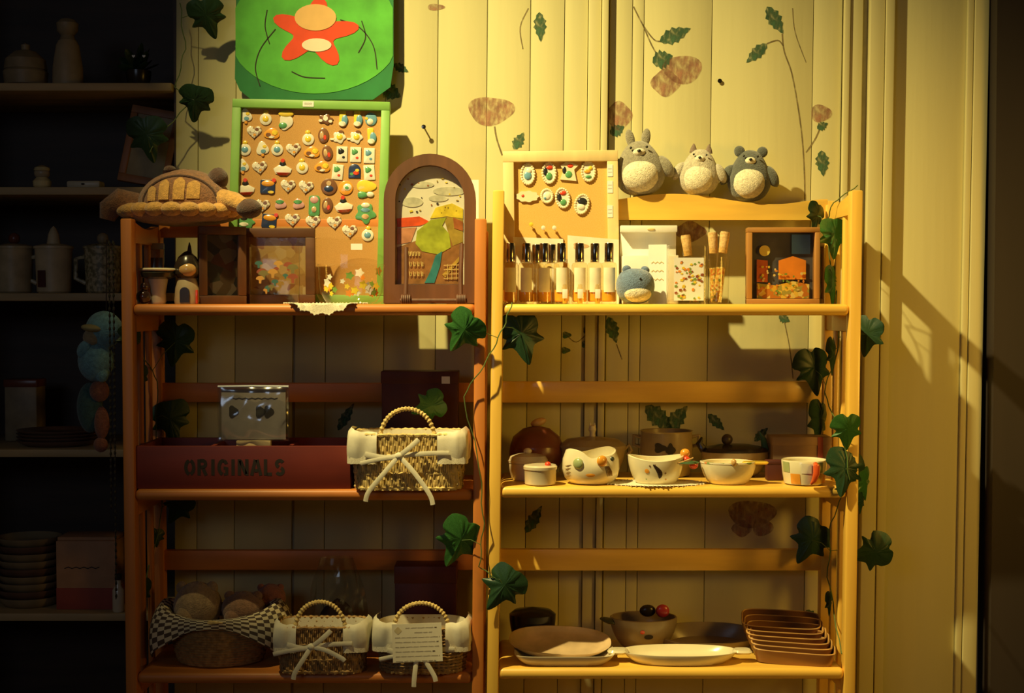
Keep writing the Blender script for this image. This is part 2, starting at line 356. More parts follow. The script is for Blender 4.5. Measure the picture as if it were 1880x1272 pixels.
# ================================================================== WOODEN SHELF UNITS
def post(xt, xb, zt, zb, w_, y0, y1, par, m, name='post'):
    """xt, xb: x of the left edge at zt and at z = .57; goes on to the floor"""
    k = (xt-xb)/(zt-.57); x0 = xb-k*.57
    mb = MB().box(0, w_, y0, y1, zb, zt, b=.003); mb.v = [(x+x0+k*z, y, z) for x, y, z in mb.v]
    return obj(name, mb, m, par)
Z1 = 1.25; Z2R = P(940, 894, 0).z; Z3R = P(940, 1228, 0).z; Z2L = P(940, 899, 0).z; Z3L = P(940, 1236, 0).z
SD = .238
def shelf_unit(label, tops, xlt, xlb, xrt, xrb, ztop, wd, zs, rails, mx, mz, my, arched):
    t = thing('shelf_unit', label, 'shelf unit', (0, 0, 0), 'wooden shelf units')
    t.location = ((xlt+xrt)/2, .12, 0); inv = -t.location
    def ob(n, mb, m): mb.v = [(x+inv.x, y+inv.y, z) for x, y, z in mb.v]; return obj(n, mb, m, t)
    def pst(a, b, y0, y1, zt, zb=0, ww=wd, n='post'):
        k = (a-b)/(ztop-.57); x0 = b-k*.57; mb = MB().box(0, ww, y0, y1, zb, zt, b=.0028); mb.v = [(x+x0+k*z, y, z) for x, y, z in mb.v]; ob(n, mb, mz)
    for a, b in ((xlt, xlb), (xrt, xrb)):
        pst(a, b, 0, .030, ztop); pst(a, b, SD-.030, SD, ztop-.012)
        for y in (.078, .142): pst(a+.005, b+.005, y, y+.016, ztop-.03, .05, .011, 'slat')
        # top side rail, arched
        mb = MB(); n = 10
        prof = [(.0, ztop-.043)]+[(.03+(SD-.06)*i/n, ztop-.004-.010*sin(pi*i/n)) for i in range(n+1)]+[(SD-.03, ztop-.045)]
        prof = [(.03, ztop-.043)]+prof[1:-1]+[(SD-.03, ztop-.043)]
        mb.prism(prof, a+.003, a+.018); mb.v = [(y, x, z) for x, y, z in mb.v]; ob('side_rail', mb, my)
        for z in list(zs)+[.16]:
            mb = MB().box(a+.003, a+.018, .03, SD-.03, z-.052, z-.021, b=.002); k = (a-b)/(ztop-.57); mb.v = [(x+k*(q-ztop), y, q) for x, y, q in mb.v]; ob('side_rail', mb, my)
    for z in list(zs)+[.16]:
        k = (xlt-xlb)/(ztop-.57); k2 = (xrt-xrb)/(ztop-.57)
        mb = MB().box(xlt+wd-.001+k*(z-ztop), xrt+.001+k2*(z-ztop), .002, SD-.002, z-.021, z, b=.0092); ob('shelf', mb, mx)
    for z0, z1 in rails:
        k = (xlt-xlb)/(ztop-.57); k2 = (xrt-xrb)/(ztop-.57)
        ob('back_rail', MB().box(xlt+wd-.004+k*(z0-ztop), xrt+.004+k2*(z0-ztop), SD-.024, SD-.006, z0, z1, b=.002), mx)
    if arched:
        xa, xb_ = xlt+wd-.004, xrt+.004; c = P(1232, 400, SD).x; hw = xb_-c; n = 48; prof = []
        for i in range(n+1):
            x = xa+(xb_-xa)*i/n; q = abs(x-c)/hw
            py = 356+19*(.5-.5*cos(pi*min(1, q/.66)))-9*(0 if q < .66 else (.5-.5*cos(pi*(q-.66)/.34)))
            prof.append((x, P(1200, py, SD-.02).z))
        zb = P(1200, 404, SD-.02).z
        mb = MB().prism([(xa, zb)]+prof+[(xb_, zb)], SD-.024, SD-.006); ob('back_rail', mb, mx)
    return t
rz = lambda a, b: (P(940, b, SD-.02).z, P(940, a, SD-.02).z)
unitR = shelf_unit('bright pine shelf unit on the right under the plush toys', 0, X(905), X(894), X(1562), X(1555), P(940, 349).z, .021, (Z1, Z2R, Z3R), [rz(700, 739), rz(1008, 1047)], pine_x, pine_z, pine_y, True)
unitL = shelf_unit('reddish pine shelf unit on the left holding the stencilled crate', 0, X(222), X(225), X(872), X(866), P(940, 401).z, .021, (Z1, Z2L, Z3L), [rz(703, 738), rz(1010, 1046), rz(402, 436)], red_x, red_z, red_y, False)

# ================================================================== DARK CABINET ON THE LEFT
CY = .27
cab = thing('display_cabinet', 'dark open display cabinet with old wooden shelves at the left edge', 'cabinet', (X(150, CY), .44, 0))
def co(n, mb, m): mb.v = [(x-cab.location.x, y-.44, z) for x, y, z in mb.v]; return obj(n, mb, m, cab)
cxr = X(318, CY); cxl = X(-120, CY)
co('back_panel', MB().box(cxl, cxr, .60, .615, 0, 2.2), darkw)
co('side_panel', MB().box(cxr, cxr+.012, CY+.02, .615, 0, 2.2), darkw); co('side_panel', MB().box(cxl-.016, cxl, CY, .615, 0, 2.2), darkw)
CZ = []
for a in (152, 343, 538, 825, 1126):
    z = P(150, a, CY).z; CZ.append(z); co('shelf', MB().box(cxl, cxr, CY, .60, z-.016, z, b=.002), dshelf)

# ================================================================== TOP OF THE WALL: POSTER
def patch(par, out, m, y, name, th=.0006): return obj(name, MB().prism(out, y-th, y), m, par, smooth=0)
PY = W-.030; u = U(PY)
po = thing('poster', 'green poster with a red blossom shape hung above the green cork board', 'poster', P(578, 182, PY))
def pl(pts): return [((x-578)*u, (182-y)*u) for x, y in pts]
obj('sheet', MB().prism(pl([(437, -60), (432, 145), (441, 166), (462, 183), (684, 183), (716, 160), (722, 120), (722, -60)]), 0, .004), mat('poster_dark_green', (.02, .20, .055), .7, .2, 14), po, smooth=0)
def clipx(pts): return [(min(max(x, 434), 721), y) for x, y in pts]
patch(po, pl(clipx(circ(578, 60, 158, 112, 48))), mat('poster_light_green', (.10, .48, .05), .7, .25, 16), -.0002, 'leaf_print')
def star(cx, cy, R_, r_, n, ph, sm=60):
    o = []
    for i in range(sm): a = 2*pi*i/sm; k = r_+(R_-r_)*(.5+.5*cos(n*a+ph))**1.3; o.append((cx+k*1.15*cos(a), cy+k*.92*sin(a)))
    return o
patch(po, pl(star(578, 62, 72, 34, 5, .9)), mat('poster_red', (.80, .07, .015), .7, .08), -.0010, 'blossom_print')
patch(po, pl(circ(580, 34, 38, 24, 28)), mat('poster_peach', (.82, .50, .18), .7, .06), -.0018, 'blossom_centre_print')
patch(po, pl(circ(582, 84, 27, 12, 24)), mat('poster_cream', (.86, .78, .58), .7, .05), -.0019, 'blossom_spot_print')
for pts in ([(492, 20), (488, 50), (496, 82)], [(507, 55), (480, 90), (470, 125), (478, 158)], [(625, 38), (660, 52), (685, 85), (692, 128)], [(664, 40), (671, 70), (658, 98)], [(536, 132), (560, 142), (597, 144)]):
    mb = MB(); mb.stroke(pl(curve2(pts)), .0020, -.0014, -.0009); obj('line_print', mb, ink, po, smooth=0)

# ================================================================== CORK BOARDS
def cork_board(name, label, x0, x1, y0, fw, Y, roll, fm, cm, tilt):
    u = U(Y); cx = (x0+x1)/2; R = rot('X', tilt) @ rot('Y', roll)
    o = thing(name, label, 'cork board', Vector((X(cx, Y), Y, Z1+.001)), R=R)
    w_, h = (x1-x0)*u/2, (558-y0)*u; f = fw*u
    n = 'rail'
    for a, b, c, d in ((-w_, w_, h-f, h), (-w_, w_, 0, f), (-w_, -w_+f, f, h-f), (w_-f, w_, f, h-f)): obj('frame_rail', MB().box(a, b, -.014, .004, c, d, b=.0015), fm, o)
    obj('cork_panel', MB().box(-w_+f*.8, w_-f*.8, -.003, .003, f*.8, h-f*.8), cm, o, smooth=0)
    M4 = Matrix.Translation(o.location) @ R.to_4x4()
    def at(px, py, dy=-.003):
        """place on the cork face seen at this pixel"""
        nrm = (R @ Vector((0, -1, 0))); p0 = M4 @ Vector((0, dy, 0)); d = ray(px, py); c = Vector((0, -D, ZC)); t = (p0-c).dot(nrm)/d.dot(nrm); return c+d*t
    return o, at, R, u
gf = mat('green_frame_paint', (.22, .46, .09), .5, .1, 20)
gb, gat, gR, gu = cork_board('cork_board', 'green framed cork board crowded with small enamel pins', 418, 708, 184, 16, .205, 1.2, gf, cork, -4.5)
def sticker(par_label, p, R, w_, h, m=white, name='price_label'):
    t = thing(name, par_label, 'label', p, R=R); obj('paper', MB().prism(rrect(-w_/2, w_/2, -h/2, h/2, .001), -.0006, 0), m, t, smooth=0)
    mb = MB()
    for k in range(2): mb.stroke([(-w_*.34+i*w_*.68/6, h*(.14-.28*k)+(.0005 if i % 2 else -.0005)) for i in range(7)], .0006, -.0009, -.0006)
    obj('print', mb, mat('grey_print', (.25, .2, .15), .8), t, smooth=0); return t
sticker('white price label on top rail of the green cork board', gat(566, 191, -.0143), gR, .022, .011)
cols = dict(w=(.84, .80, .68), y=(.86, .62, .06), b=(.16, .36, .50), g=(.12, .36, .14), r=(.75, .07, .03), o=(.85, .38, .05), br=(.22, .10, .05), n=(.03, .05, .13), k=(.03, .03, .03), pk=(.72, .40, .40), tn=(.62, .42, .22))
CM = {k: mat('enamel_'+k, v, .22, .08, 80, coat=.6) for k, v in cols.items()}
spots = speckle('enamel_speckled', (.20, .09, .05), (.85, .80, .66), 190, .46, .25)
def heart(r): return [(r*.062*16*sin(t)**3, r*.062*(13*cos(t)-5*cos(2*t)-2*cos(3*t)-cos(4*t))) for t in [2*pi*i/26 for i in range(26)]]
def pin(kind, r=1.0):
    """list of (part name, outline in px, front y mm, material)"""
    C = circ
    if kind == 'heart': return [('plate', heart(14), 2.6, spots), ('motif', C(-3, 2, 5, 4, 14), 3.4, CM['w']), ('motif', C(5, 4, 4, 3, 14), 3.2, CM['br']), ('motif', C(1, -6, 3, 2.5, 12), 3.2, CM['o'])]
    if kind == 'sun': return [('plate', C(0, 0, 11, 11, 24), 2.4, CM['w']), ('motif', C(0, 0, 6, 6, 18), 3.2, CM['y']), ('loop', C(0, 13, 5, 4, 14), 2.2, CM['y'])]
    if kind == 'bluedot': return [('plate', C(0, 0, 11, 11, 24), 2.4, CM['w']), ('motif', C(0, 0, 6.5, 6, 18), 3.2, CM['b']), ('loop', C(0, 13, 4.5, 4, 14), 2.2, CM['y'])]
    if kind == 'cloud': return [('plate', blob(0, 0, 11, 12, 26, 3, .15, 1), 2.4, CM['w']), ('motif', C(2, -5, 5, 4, 14), 3.2, CM['b']), ('motif', C(4, 4, 4, 3, 12), 3.2, CM['y']), ('motif', C(1, -12, 3, 3, 12), 2.4, CM['o'])]
    if kind == 'hat': return [('plate', blob(0, -2, 12, 16, 26, 3, .12), 2.4, CM['w']), ('motif', C(0, 12, 14, 6, 18), 3.2, CM['y']), ('motif', C(-5, -10, 8, 6, 16), 3.2, CM['g'])]
    if kind == 'tower': return [('plate', rrect(-6, 6, -12, 16, 3), 2.4, CM['y']), ('motif', C(4, -2, 6, 10, 16), 3.0, CM['b']), ('motif', C(0, -9, 7, 5, 14), 3.6, CM['w'])]
    if kind == 'drop': return [('plate', blob(0, 0, 10, 13, 24, 2, .08), 2.4, CM['b']), ('motif', C(-1, -5, 6, 6, 14), 3.2, CM['w']), ('motif', C(-8, 1, 3, 3, 10), 3.0, CM['y'])]
    if kind == 'cluster': return [('plate', blob(0, 0, 12, 9, 30, 5, .2), 2.4, CM['br']), ('motif', C(0, 1, 5, 5, 14), 3.2, CM['w']), ('motif', C(9, -4, 4, 3, 12), 3.0, CM['w']), ('motif', C(-9, -3, 4, 3, 12), 3.0, CM['w'])]
    if kind == 'orange': return [('plate', blob(0, 0, 14, 10, 24, 3, .1, 2), 2.4, CM['o']), ('motif', C(-6, -2, 5, 4, 14), 3.2, CM['br']), ('motif', C(6, 2, 6, 5, 14), 3.2, CM['y']), ('motif', C(0, -6, 6, 2.5, 14), 3.0, CM['w'])]
    if kind == 'oval': return [('plate', C(0, 0, 10, 14, 24), 2.4, CM['br']), ('motif', C(-3, 0, 4, 8, 14), 3.2, CM['tn']), ('motif', C(3, -4, 3, 5, 12), 3.2, CM['r'])]
    if kind == 'flower': return [('plate', blob(0, 0, 11, 11, 28, 5, .14), 2.4, CM['w']), ('motif', C(1, 0, 6, 6, 16), 3.2, CM['y']), ('motif', rrect(-17, -7, -6, -2, 1.5), 2.4, CM['w']), ('motif', C(3, 10, 5, 3, 12), 3.0, CM['br'])]
    if kind in ('cardk', 'cardg', 'cardb'):
        c = {'cardk': 'k', 'cardg': 'g', 'cardb': 'b'}[kind]
        return [('plate', rrect(-10, 10, -14, 14, 1), 2.2, CM['w']), ('motif', blob(-2, 5, 6, 6, 18, 3, .15), 2.8, CM[c]), ('motif', C(3, -6, 3, 2.5, 10), 2.8, CM['r' if c == 'g' else c])]
    if kind == 'arch': return [('plate', [(-11, -13), (11, -13)]+[(11*cos(pi*i/12), 2+11*sin(pi*i/12)) for i in range(13)], 2.2, CM['n']), ('motif', C(3, -4, 6, 4, 14), 2.9, CM['r']), ('motif', C(5, 1, 4, 3, 12), 3.0, CM['y']), ('motif', C(-5, -6, 4, 3, 12), 2.9, CM['g'])]
    if kind == 'boat': return [('plate', [(-17, 0), (-13, -9), (-4, -12), (8, -12), (15, -7), (17, 0), (6, 6), (-8, 6)], 2.4, CM['w']), ('motif', [(-13, -7), (-6, -12), (8, -12), (14, -7)], 3.2, CM['r']), ('motif', C(0, 9, 6, 5, 14), 2.6, CM['k']), ('motif', C(0, 15, 4, 4, 12), 3.0, CM['r'])]
    if kind == 'box': return [('plate', rrect(-14, 13, -14, 12, 3), 2.4, CM['n']), ('motif', C(0, 5, 12, 6, 18), 3.2, CM['o']), ('motif', C(11, 11, 4, 4, 12), 3.0, CM['r']), ('motif', C(6, -11, 6, 3, 12), 3.2, CM['y'])]
    if kind == 'darkround': return [('plate', C(0, 0, 15, 15, 28), 2.4, CM['br']), ('motif', C(0, 6, 5, 5, 14), 3.2, CM['tn']), ('motif', C(0, -4, 9, 6, 18), 3.2, CM['n'])]
    if kind == 'redround': return [('plate', C(0, 0, 13, 13, 28), 2.4, CM['o']), ('motif', C(3, 1, 8, 7, 18), 3.2, CM['w']), ('motif', C(2, 0, 4, 3, 12), 3.8, CM['g'])]
    if kind == 'fish': return [('plate', blob(0, 4, 18, 11, 26, 3, .08), 2.4, CM['y']), ('motif', blob(-6, -12, 10, 6, 18, 3, .1), 2.6, CM['g']), ('motif', C(8, -11, 7, 5, 14), 2.8, CM['w'])]
    if kind == 'leaf': return [('plate', blob(0, 0, 10, 9, 22, 3, .14, 1), 2.4, CM['pk']), ('motif', C(-1, 4, 8, 4, 16), 3.2, CM['g'])]
    if kind == 'tall': return [('plate', rrect(-10, 10, -20, 18, 5), 2.4, CM['g']), ('motif', C(0, 10, 8, 7, 16), 3.2, CM['pk']), ('motif', C(0, -8, 5, 6, 14), 3.2, CM['tn'])]
    if kind == 'star': return [('plate', blob(0, -2, 17, 17, 40, 5, .18, .9), 2.4, CM['g']), ('motif', C(0, -8, 7, 5, 16), 3.2, CM['tn']), ('motif', C(0, 13, 8, 5, 16), 3.2, CM['w']), ('motif', C(0, 4, 9, 4, 16), 3.2, CM['b'])]
    if kind == 'shell': return [('plate', blob(0, 0, 19, 12, 40, 7, .1), 2.4, CM['g']), ('motif', C(0, 8, 7, 5, 16), 3.2, CM['k']), ('motif', C(0, -4, 9, 4, 16), 3.2, CM['w'])]
looks = dict(heart='speckled brown and white heart pin', sun='round white pin with yellow centre', bluedot='round white pin with blue centre', cloud='white cloud shaped pin', hat='yellow topped white and green pin', tower='upright yellow and blue pin', drop='blue drop shaped pin', cluster='small brown and white cluster pin', orange='orange and yellow oval pin', oval='dark brown oval pin', flower='white flower pin with yellow centre', cardk='rectangular white pin with black motif', cardg='rectangular white pin with green motif', cardb='rectangular white pin with blue motif', arch='arch shaped navy pin', boat='white and red boat pin', box='square orange and navy pin', darkround='large round dark pin', redround='round orange pin', fish='yellow fish shaped pin', leaf='pink and green leaf pin', tall='tall green and pink pin', star='green star shaped pin', shell='wide green shell pin')
rows = [[(451, 213, 'cloud'), (488, 219, 'sun'), (525, 221, 'hat'), (598, 219, 'cluster'), (629, 219, 'tower'), (656, 219, 'tower'), (681, 219, 'drop')],
        [(467, 242, 'heart'), (499, 246, 'orange'), (566, 256, 'sun'), (594, 249, 'oval'), (623, 252, 'flower'), (654, 252, 'flower'), (681, 251, 'tower')],
        [(450, 275, 'bluedot'), (482, 273, 'cloud'), (509, 275, 'bluedot'), (539, 274, 'heart'), (573, 280, 'orange'), (601, 281, 'oval'), (628, 283, 'cardk'), (653, 284, 'cardg'), (678, 286, 'cardb')],
        [(445, 305, 'cloud'), (477, 307, 'heart'), (519, 310, 'boat'), (555, 308, 'sun'), (592, 307, 'orange'), (620, 316, 'cardg'), (651, 314, 'arch'), (678, 317, 'cardg')],
        [(451, 346, 'boat'), (492, 342, 'box'), (529, 341, 'heart'), (562, 343, 'heart'), (604, 343, 'darkround'), (635, 345, 'redround'), (672, 346, 'fish')],
        [(482, 377, 'heart'), (515, 375, 'leaf'), (548, 375, 'leaf'), (577, 377, 'tall'), (601, 377, 'oval'), (631, 378, 'boat'), (671, 390, 'star')],
        [(448, 408, 'shell'), (495, 405, 'box'), (537, 403, 'heart'), (575, 407, 'heart'), (614, 408, 'heart'), (642, 424, 'heart'), (675, 432, 'bluedot')]]
ordn = ['first', 'second', 'third', 'fourth', 'fifth', 'sixth', 'seventh', 'eighth', 'ninth']
protos = {}
def make_pin(kind, u, name, label, p, R, group):
    t = thing(name, label, 'pin', p, group, R=R)
    for n, out, th, m in pin(kind):
        mb = MB(); c = (sum(q[0] for q in out)/len(out), sum(q[1] for q in out)/len(out)); o = [(x*u, z*u) for x, z in out]; i = [((c[0]+(x-c[0])*.86)*u, (c[1]+(z-c[1])*.86)*u) for x, z in out]
        k = len(o); V = [(x, 0, z) for x, z in o]+[(x, -th*.0007, z) for x, z in o]+[(x, -th*.001, z) for x, z in i]
        Fc = [(a, (a+1) % k, k+(a+1) % k, k+a) for a in range(k)]+[(k+a, k+(a+1) % k, 2*k+(a+1) % k, 2*k+a) for a in range(k)]+[tuple(2*k+a for a in range(k))]
        mb.add(V, Fc); obj(n, mb, m, t, smooth=50)
    return t
for ri, row in enumerate(rows):
    for ci, (px, py, k) in enumerate(row):
        lb = '%s, %s from left in %s row of green cork board' % (looks[k], ordn[ci], ordn[ri]); p = gat(px, py, -.0032)
        if k in protos: dup(protos[k], p, lb, (gR @ rot('Y', random.uniform(-7, 7))).to_euler())
        else: protos[k] = make_pin(k, gu, 'enamel_pin', lb, p, gR, 'enamel pins on the green cork board')
nb, nat, nR, nu = cork_board('cork_board', 'pale wood framed cork board with a few oval brooches', 926, 1137, 278, 20, .195, -.6, oak, cork2, -4.0)
for i, py in enumerate((313, 343, 388)): sticker('%s white label down the right rail of the pale cork board' % ('upper', 'middle', 'lower')[i].replace('upper', 'topmost').replace('lower', 'lowest'), nat(1120, py, -.0143), nR, .011, .024)
def brooch(px, py, w_, h, centre, label, kind='oval', a=0):
    t = thing('brooch', label, 'brooch', nat(px, py, -.0032), 'brooches on the pale cork board', R=nR @ rot('Y', a)); u = nu
    if kind == 'oval':
        obj('plate', MB().prism([(x*u, z*u) for x, z in circ(0, 0, w_*.9, h*.9, 28)], -.003, 0), CM['w'], t)
        mb = MB(); n = 22
        for i in range(n): mb.ell((w_*.92*u*cos(2*pi*i/n), -.003, h*.92*u*sin(2*pi*i/n)), (.0026, .002, .0026), 8, 5)
        obj('scalloped_rim', mb, cream, t)
    elif kind == 'wing':
        obj('plate', MB().prism([(x*u, z*u) for x, z in blob(0, 0, w_, h, 44, 9, .08)], -.004, 0), cream, t)
    else:
        obj('plate', MB().prism([(x*u, z*u) for x, z in [(-16, -14), (14, -17), (10, 4), (18, 12), (6, 17), (-5, 18), (-15, 12), (-10, 2)]], -.004, 0), cream, t)
    for x, z, rx, rz_, c in centre: obj('motif', MB().ell((x*u, -.0035, z*u), (rx*u, .002, rz_*u), 14, 8), CM[c], t)
brooch(969, 320, 13, 20, [(0, -3, 7, 8, 'b'), (2, 6, 5, 5, 'w')], 'pale oval brooch with blue grey centre, top left of pale board')
brooch(1008, 318, 13, 20, [(0, -6, 6, 7, 'g'), (-7, 3, 4, 8, 'k'), (1, 10, 6, 4, 'r')], 'oval brooch with red and green motif, second in top row')
brooch(1044, 316, 13, 18, [(0, -5, 7, 7, 'g'), (-8, 3, 4, 7, 'k'), (3, 11, 6, 4, 'r')], 'spiky brooch without a rim, third in top row of pale board', 'cut')
brooch(1080, 315, 13, 19, [(-2, 0, 6, 4, 'o'), (4, 6, 4, 4, 'y'), (0, -10, 6, 3, 'g')], 'oval brooch with orange motif, top right of pale board')
brooch(968, 361, 21, 10, [(-8, 1, 3, 3, 'r')], 'wide cream scalloped brooch at left of the lower brooch row', 'wing')
brooch(1004, 360, 11, 13, [(0, 0, 7, 7, 'w'), (-3, -4, 3, 3, 'b')], 'small round pearly brooch between two larger brooches')
brooch(1033, 364, 13, 19, [(0, -8, 6, 6, 'g'), (-6, 2, 4, 8, 'k'), (2, 9, 6, 4, 'r')], 'oval red and green brooch in the lower row', a=-8)
brooch(1068, 375, 13, 19, [(0, 5, 9, 7, 'k'), (0, -5, 7, 6, 'w')], 'tilted oval brooch with black top, lowest on pale board', a=14)
for i, (px, py) in enumerate(((975, 414), (997, 420), (1017, 420))):
    t = thing('push_pin', ('yellow push pin stuck in the pale cork board', 'clear push pin in the pale cork board, middle of three', 'clear push pin in the pale cork board, rightmost of three')[i], 'push pin', nat(px, py), 'push pins', R=nR)
    R = rot('X', 90); mm = CM['y'] if i == 0 else CM['w']
    obj('head', MB().lathe([(.003, .006), (.0018, .009), (.0018, .013), (.0042, .016), (.0042, .018), (.001, .019)], 14, R=R), mm, t); obj('needle', MB().lathe([(.0005, 0), (.0005, .007)], 6, R=R), steel, t)

# ================================================================== LEFT UNIT, TOP SHELF
YB = .12
def base(px, Y, Z): return Vector((X(px, Y), Y, Z+.0004))
# brown plush shell toy on the end of the unit
zt = P(940, 401).z
plush_b = mat('brown_plush', (.26, .105, .035), .95, .35, 160, bump=.7, bscale=420, sheen=.4)
plush_o = mat('amber_plush', (.62, .33, .07), .95, .25, 160, bump=.6, bscale=420, sheen=.4)
plush_d = mat('dark_brown_plush', (.075, .03, .018), .95, .25, 160, bump=.6, bscale=420, sheen=.3)
Y = .115; u = U(Y)
t = thing('plush_toy', 'brown stuffed toy with a domed amber panelled back lying on the unit', 'plush toy', Vector((X(335, Y), Y, zt+.002)))
mb = MB(); mb.ell((0, 0, .012), (.108, .085, .022), 30, 12, wob=.03, seed=3); obj('body', mb, plush_b, t)
fr = MB(); n = 20
for i in range(n):
    a = 2*pi*i/n; fr.ell((.102*cos(a), .080*sin(a), .018), (.021, .017, .0135), 12, 8, wob=.05, seed=i)
obj('fringe', fr, plush_o, t)
mb = MB(); mb.ell((.008, 0, .030), (.090, .070, .068), 32, 18, wob=.015, seed=5)
mb.v = [(x, y, max(z, .012)) for x, y, z in mb.v]; dome = obj('dome', mb, plush_b, t)
def domept(x, z, off=1.012):
    x, z = (x-.008)/.090, (z-.030)/.068; return (.008+.090*x*off, -.070*sqrt(max(0, 1-x*x-z*z))*off, .030+.068*z*off)
for xc, h0, h1, hw in ((-.042, .034, .062, .0085), (-.018, .036, .074, .0098), (.010, .036, .078, .0105), (.036, .038, .072, .0115)):
    mb = MB()
    def fn(a, b):
        xx = xc+hw*(2*a-1)*(1 if b < .7 else sqrt(max(0, 1-((b-.7)/.31)**2))); return domept(xx, h0+(h1-h0)*b, 1.02)
    mb.sheet(fn, 6, 8); obj('panel', mb, plush_o, dome)
mb = MB(); mb.tube([domept(.008+.070*cos(a), .030+.052*max(0, sin(a))+(-.004 if sin(a) < 0 else 0), 1.0) for a in [pi*i/24 for i in range(25)]], .0028, 8); obj('piping', mb, plush_d, dome)
mb = MB(); mb.tube([(.085, -.03, .040), (.110, -.05, .034), (.130, -.06, .024)], [.019, .018, .015], 14); obj('neck', mb, plush_o, t)
mb = MB(); mb.ell((.142, -.066, .019), (.024, .02, .018), 18, 12, wob=.03); obj('paw', mb, plush_d, t)
mb = MB(); mb.tube([(-.085, .0, .030), (-.115, -.01, .036), (-.135, -.01, .022), (-.140, -.01, .002)], [.024, .026, .022, .014], 14); obj('tail', mb, plush_b, t)
mb = MB()
mb.ell((-.022, 0, .098), (.012, .012, .008), 12, 8); obj('tuft', mb, plush_d, t)
mb = MB(); mb.ell((.072, -.01, .080), (.020, .022, .020), 14, 10, wob=.06); obj('tuft', mb, plush_d, t)
# clear hanging packet
Y = .155; u = U(Y)
t = thing('sleeve_packet', 'small clear packet leaning at the dark left end of the top shelf', 'packet', base(283, Y, Z1), R=rot('X', -4))
obj('film', MB().box(-.019, .019, -.002, .002, 0, .118, b=.0015), glass('film', (.80, .78, .74), .7, .15), t); obj('fold', MB().box(-.019, .019, -.004, -.001, .106, .118, b=.001), mat('grey_film', (.35, .33, .30), .3), t)
obj('card', MB().box(-.016, .016, -.0005, .0005, .002, .09), mat('dark_card', (.10, .08, .06), .7), t)
# flat topped figurine
Y = .07; u = U(Y); lab = 'small ceramic mushroom with flat cream topped cap and pale stem'
t = thing('ceramic_mushroom', lab, 'figurine', base(291, Y, Z1))
obj('stem', MB().lathe([(.013, 0), (.015, .004), (.014, .02), (.018, .045), (.020, .052)], 24), mat('ivory', (.70, .62, .45), .4), t)
cp = obj('cap', MB().lathe([(.018, .046), (.031, .050), (.034, .058), (.030, .062), (.012, .064)], 28), mat('dark_green_glaze', (.045, .05, .03), .25, coat=.5), t)
obj('cap_rim', MB().lathe([(.0335, .0615), (.0355, .064), (.033, .067), (.0005, .0655)], 28), cream, cp)
Y = .05
t = thing('glass_marble_figure', 'dark shiny round trinket in front of the ceramic mushroom', 'figurine', base(264, Y, Z1))
obj('body', MB().ell((0, 0, .013), (.014, .012, .0132), 20, 14), mat('dark_shiny_glaze', (.05, .025, .02), .08, coat=1), t); obj('knob', MB().ell((.002, 0, .032), (.008, .008, .009), 16, 10), mat('dark_shiny_glaze', (0, 0, 0)), t)
# bell shaped figurine
Y = .075
t = thing('ceramic_figurine', 'dark bell shaped ceramic figurine with round tan front on a pale base', 'figurine', base(345, Y, Z1))
obj('base', MB().lathe([(.024, 0), (.025, .006), (.023, .03), (.018, .046), (.014, .052)], 28), mat('pale_glaze', (.50, .40, .24), .3), t)
obj('doorway', MB().prism([(-.009, .002), (.009, .002), (.009, .022)]+[(.009*cos(a), .022+.009*sin(a)) for a in [pi*i/8 for i in range(1, 8)]]+[(-.009, .022)], -.0265, -.020), mat('dark_glaze', (.03, .022, .016), .25), t)
obj('dome', MB().lathe([(.018, .048), (.024, .056), (.024, .072), (.017, .088), (.007, .097), (.0005, .100)], 28), mat('dark_glaze', (0, 0, 0)), t)
obj('front', MB().ell((.003, -.015, .064), (.017, .012, .014), 20, 12), mat('tan_glaze', (.60, .36, .13), .25, coat=.5), t)
obj('tip', MB().lathe([(.005, .094), (.003, .108), (.0006, .116)], 12, c=(.004, 0, 0)), mat('dark_glaze', (0, 0, 0)), t)
obj('flag', MB().box(.019, .023, -.02, -.014, .0, .026, b=.001), mat('enamel_r', (0, 0, 0)), t)
# framed box with glass, angled, and the flat frame behind the acrylic block
def frame_box(name, label, px0, px1, py0, Y, fw, depth, fm, rz_, inner, cat='picture frame', lean=0, glassm=clearg):
    u = U(Y); w_ = (px1-px0)*u/2; h = (558-py0)*u; f = fw*u
    t = thing(name, label, cat, base((px0+px1)/2, Y, Z1), R=rot('Z', rz_) @ rot('X', lean))
    for a, b, c, d in ((-w_, w_, h-f, h), (-w_, w_, 0, f), (-w_, -w_+f, f, h-f), (w_-f, w_, f, h-f)): obj('frame_rail', MB().box(a, b, -depth, 0, c, d, b=.0015), fm, t)
    if inner: obj('picture', MB().box(-w_+f*.7, w_-f*.7, -.004, -.002, f*.7, h-f*.7), inner, t, smooth=0)
    if glassm: obj('pane', MB().box(-w_+f*.7, w_-f*.7, -depth*.75, -depth*.75+.0015, f*.7, h-f*.7), glassm, t, smooth=0)
    return t, w_, h, f
pic1 = mosaic('dim_picture', [(.03, .025, .02), (.09, .06, .03), (.05, .05, .03), (.14, .11, .07), (.02, .02, .02), (.10, .04, .02)], 45)
frame_box('picture_frame', 'narrow dark wooden box frame standing angled beside the figurine', 364, 450, 417, .10, 15, .018, walnut, 22, pic1)
pic2 = mosaic('amber_picture', [(.42, .26, .08), (.50, .34, .12), (.36, .20, .06), (.55, .40, .18), (.30, .13, .05), (.46, .30, .10)], 60)
frame_box('picture_frame', 'square walnut frame standing behind the clear printed block', 444, 580, 420, .165, 17, .014, walnut_x, 0, pic2)
Y = .085; u = U(Y)
t = thing('acrylic_block', 'clear square block printed with a cluster of red brown mushrooms', 'glass block', base(505, Y, Z1))
obj('block', MB().box(-.046, .046, -.012, .012, 0, .108, b=.002), glass('acrylic', (.98, .96, .90), .90), t)
random.seed(11)
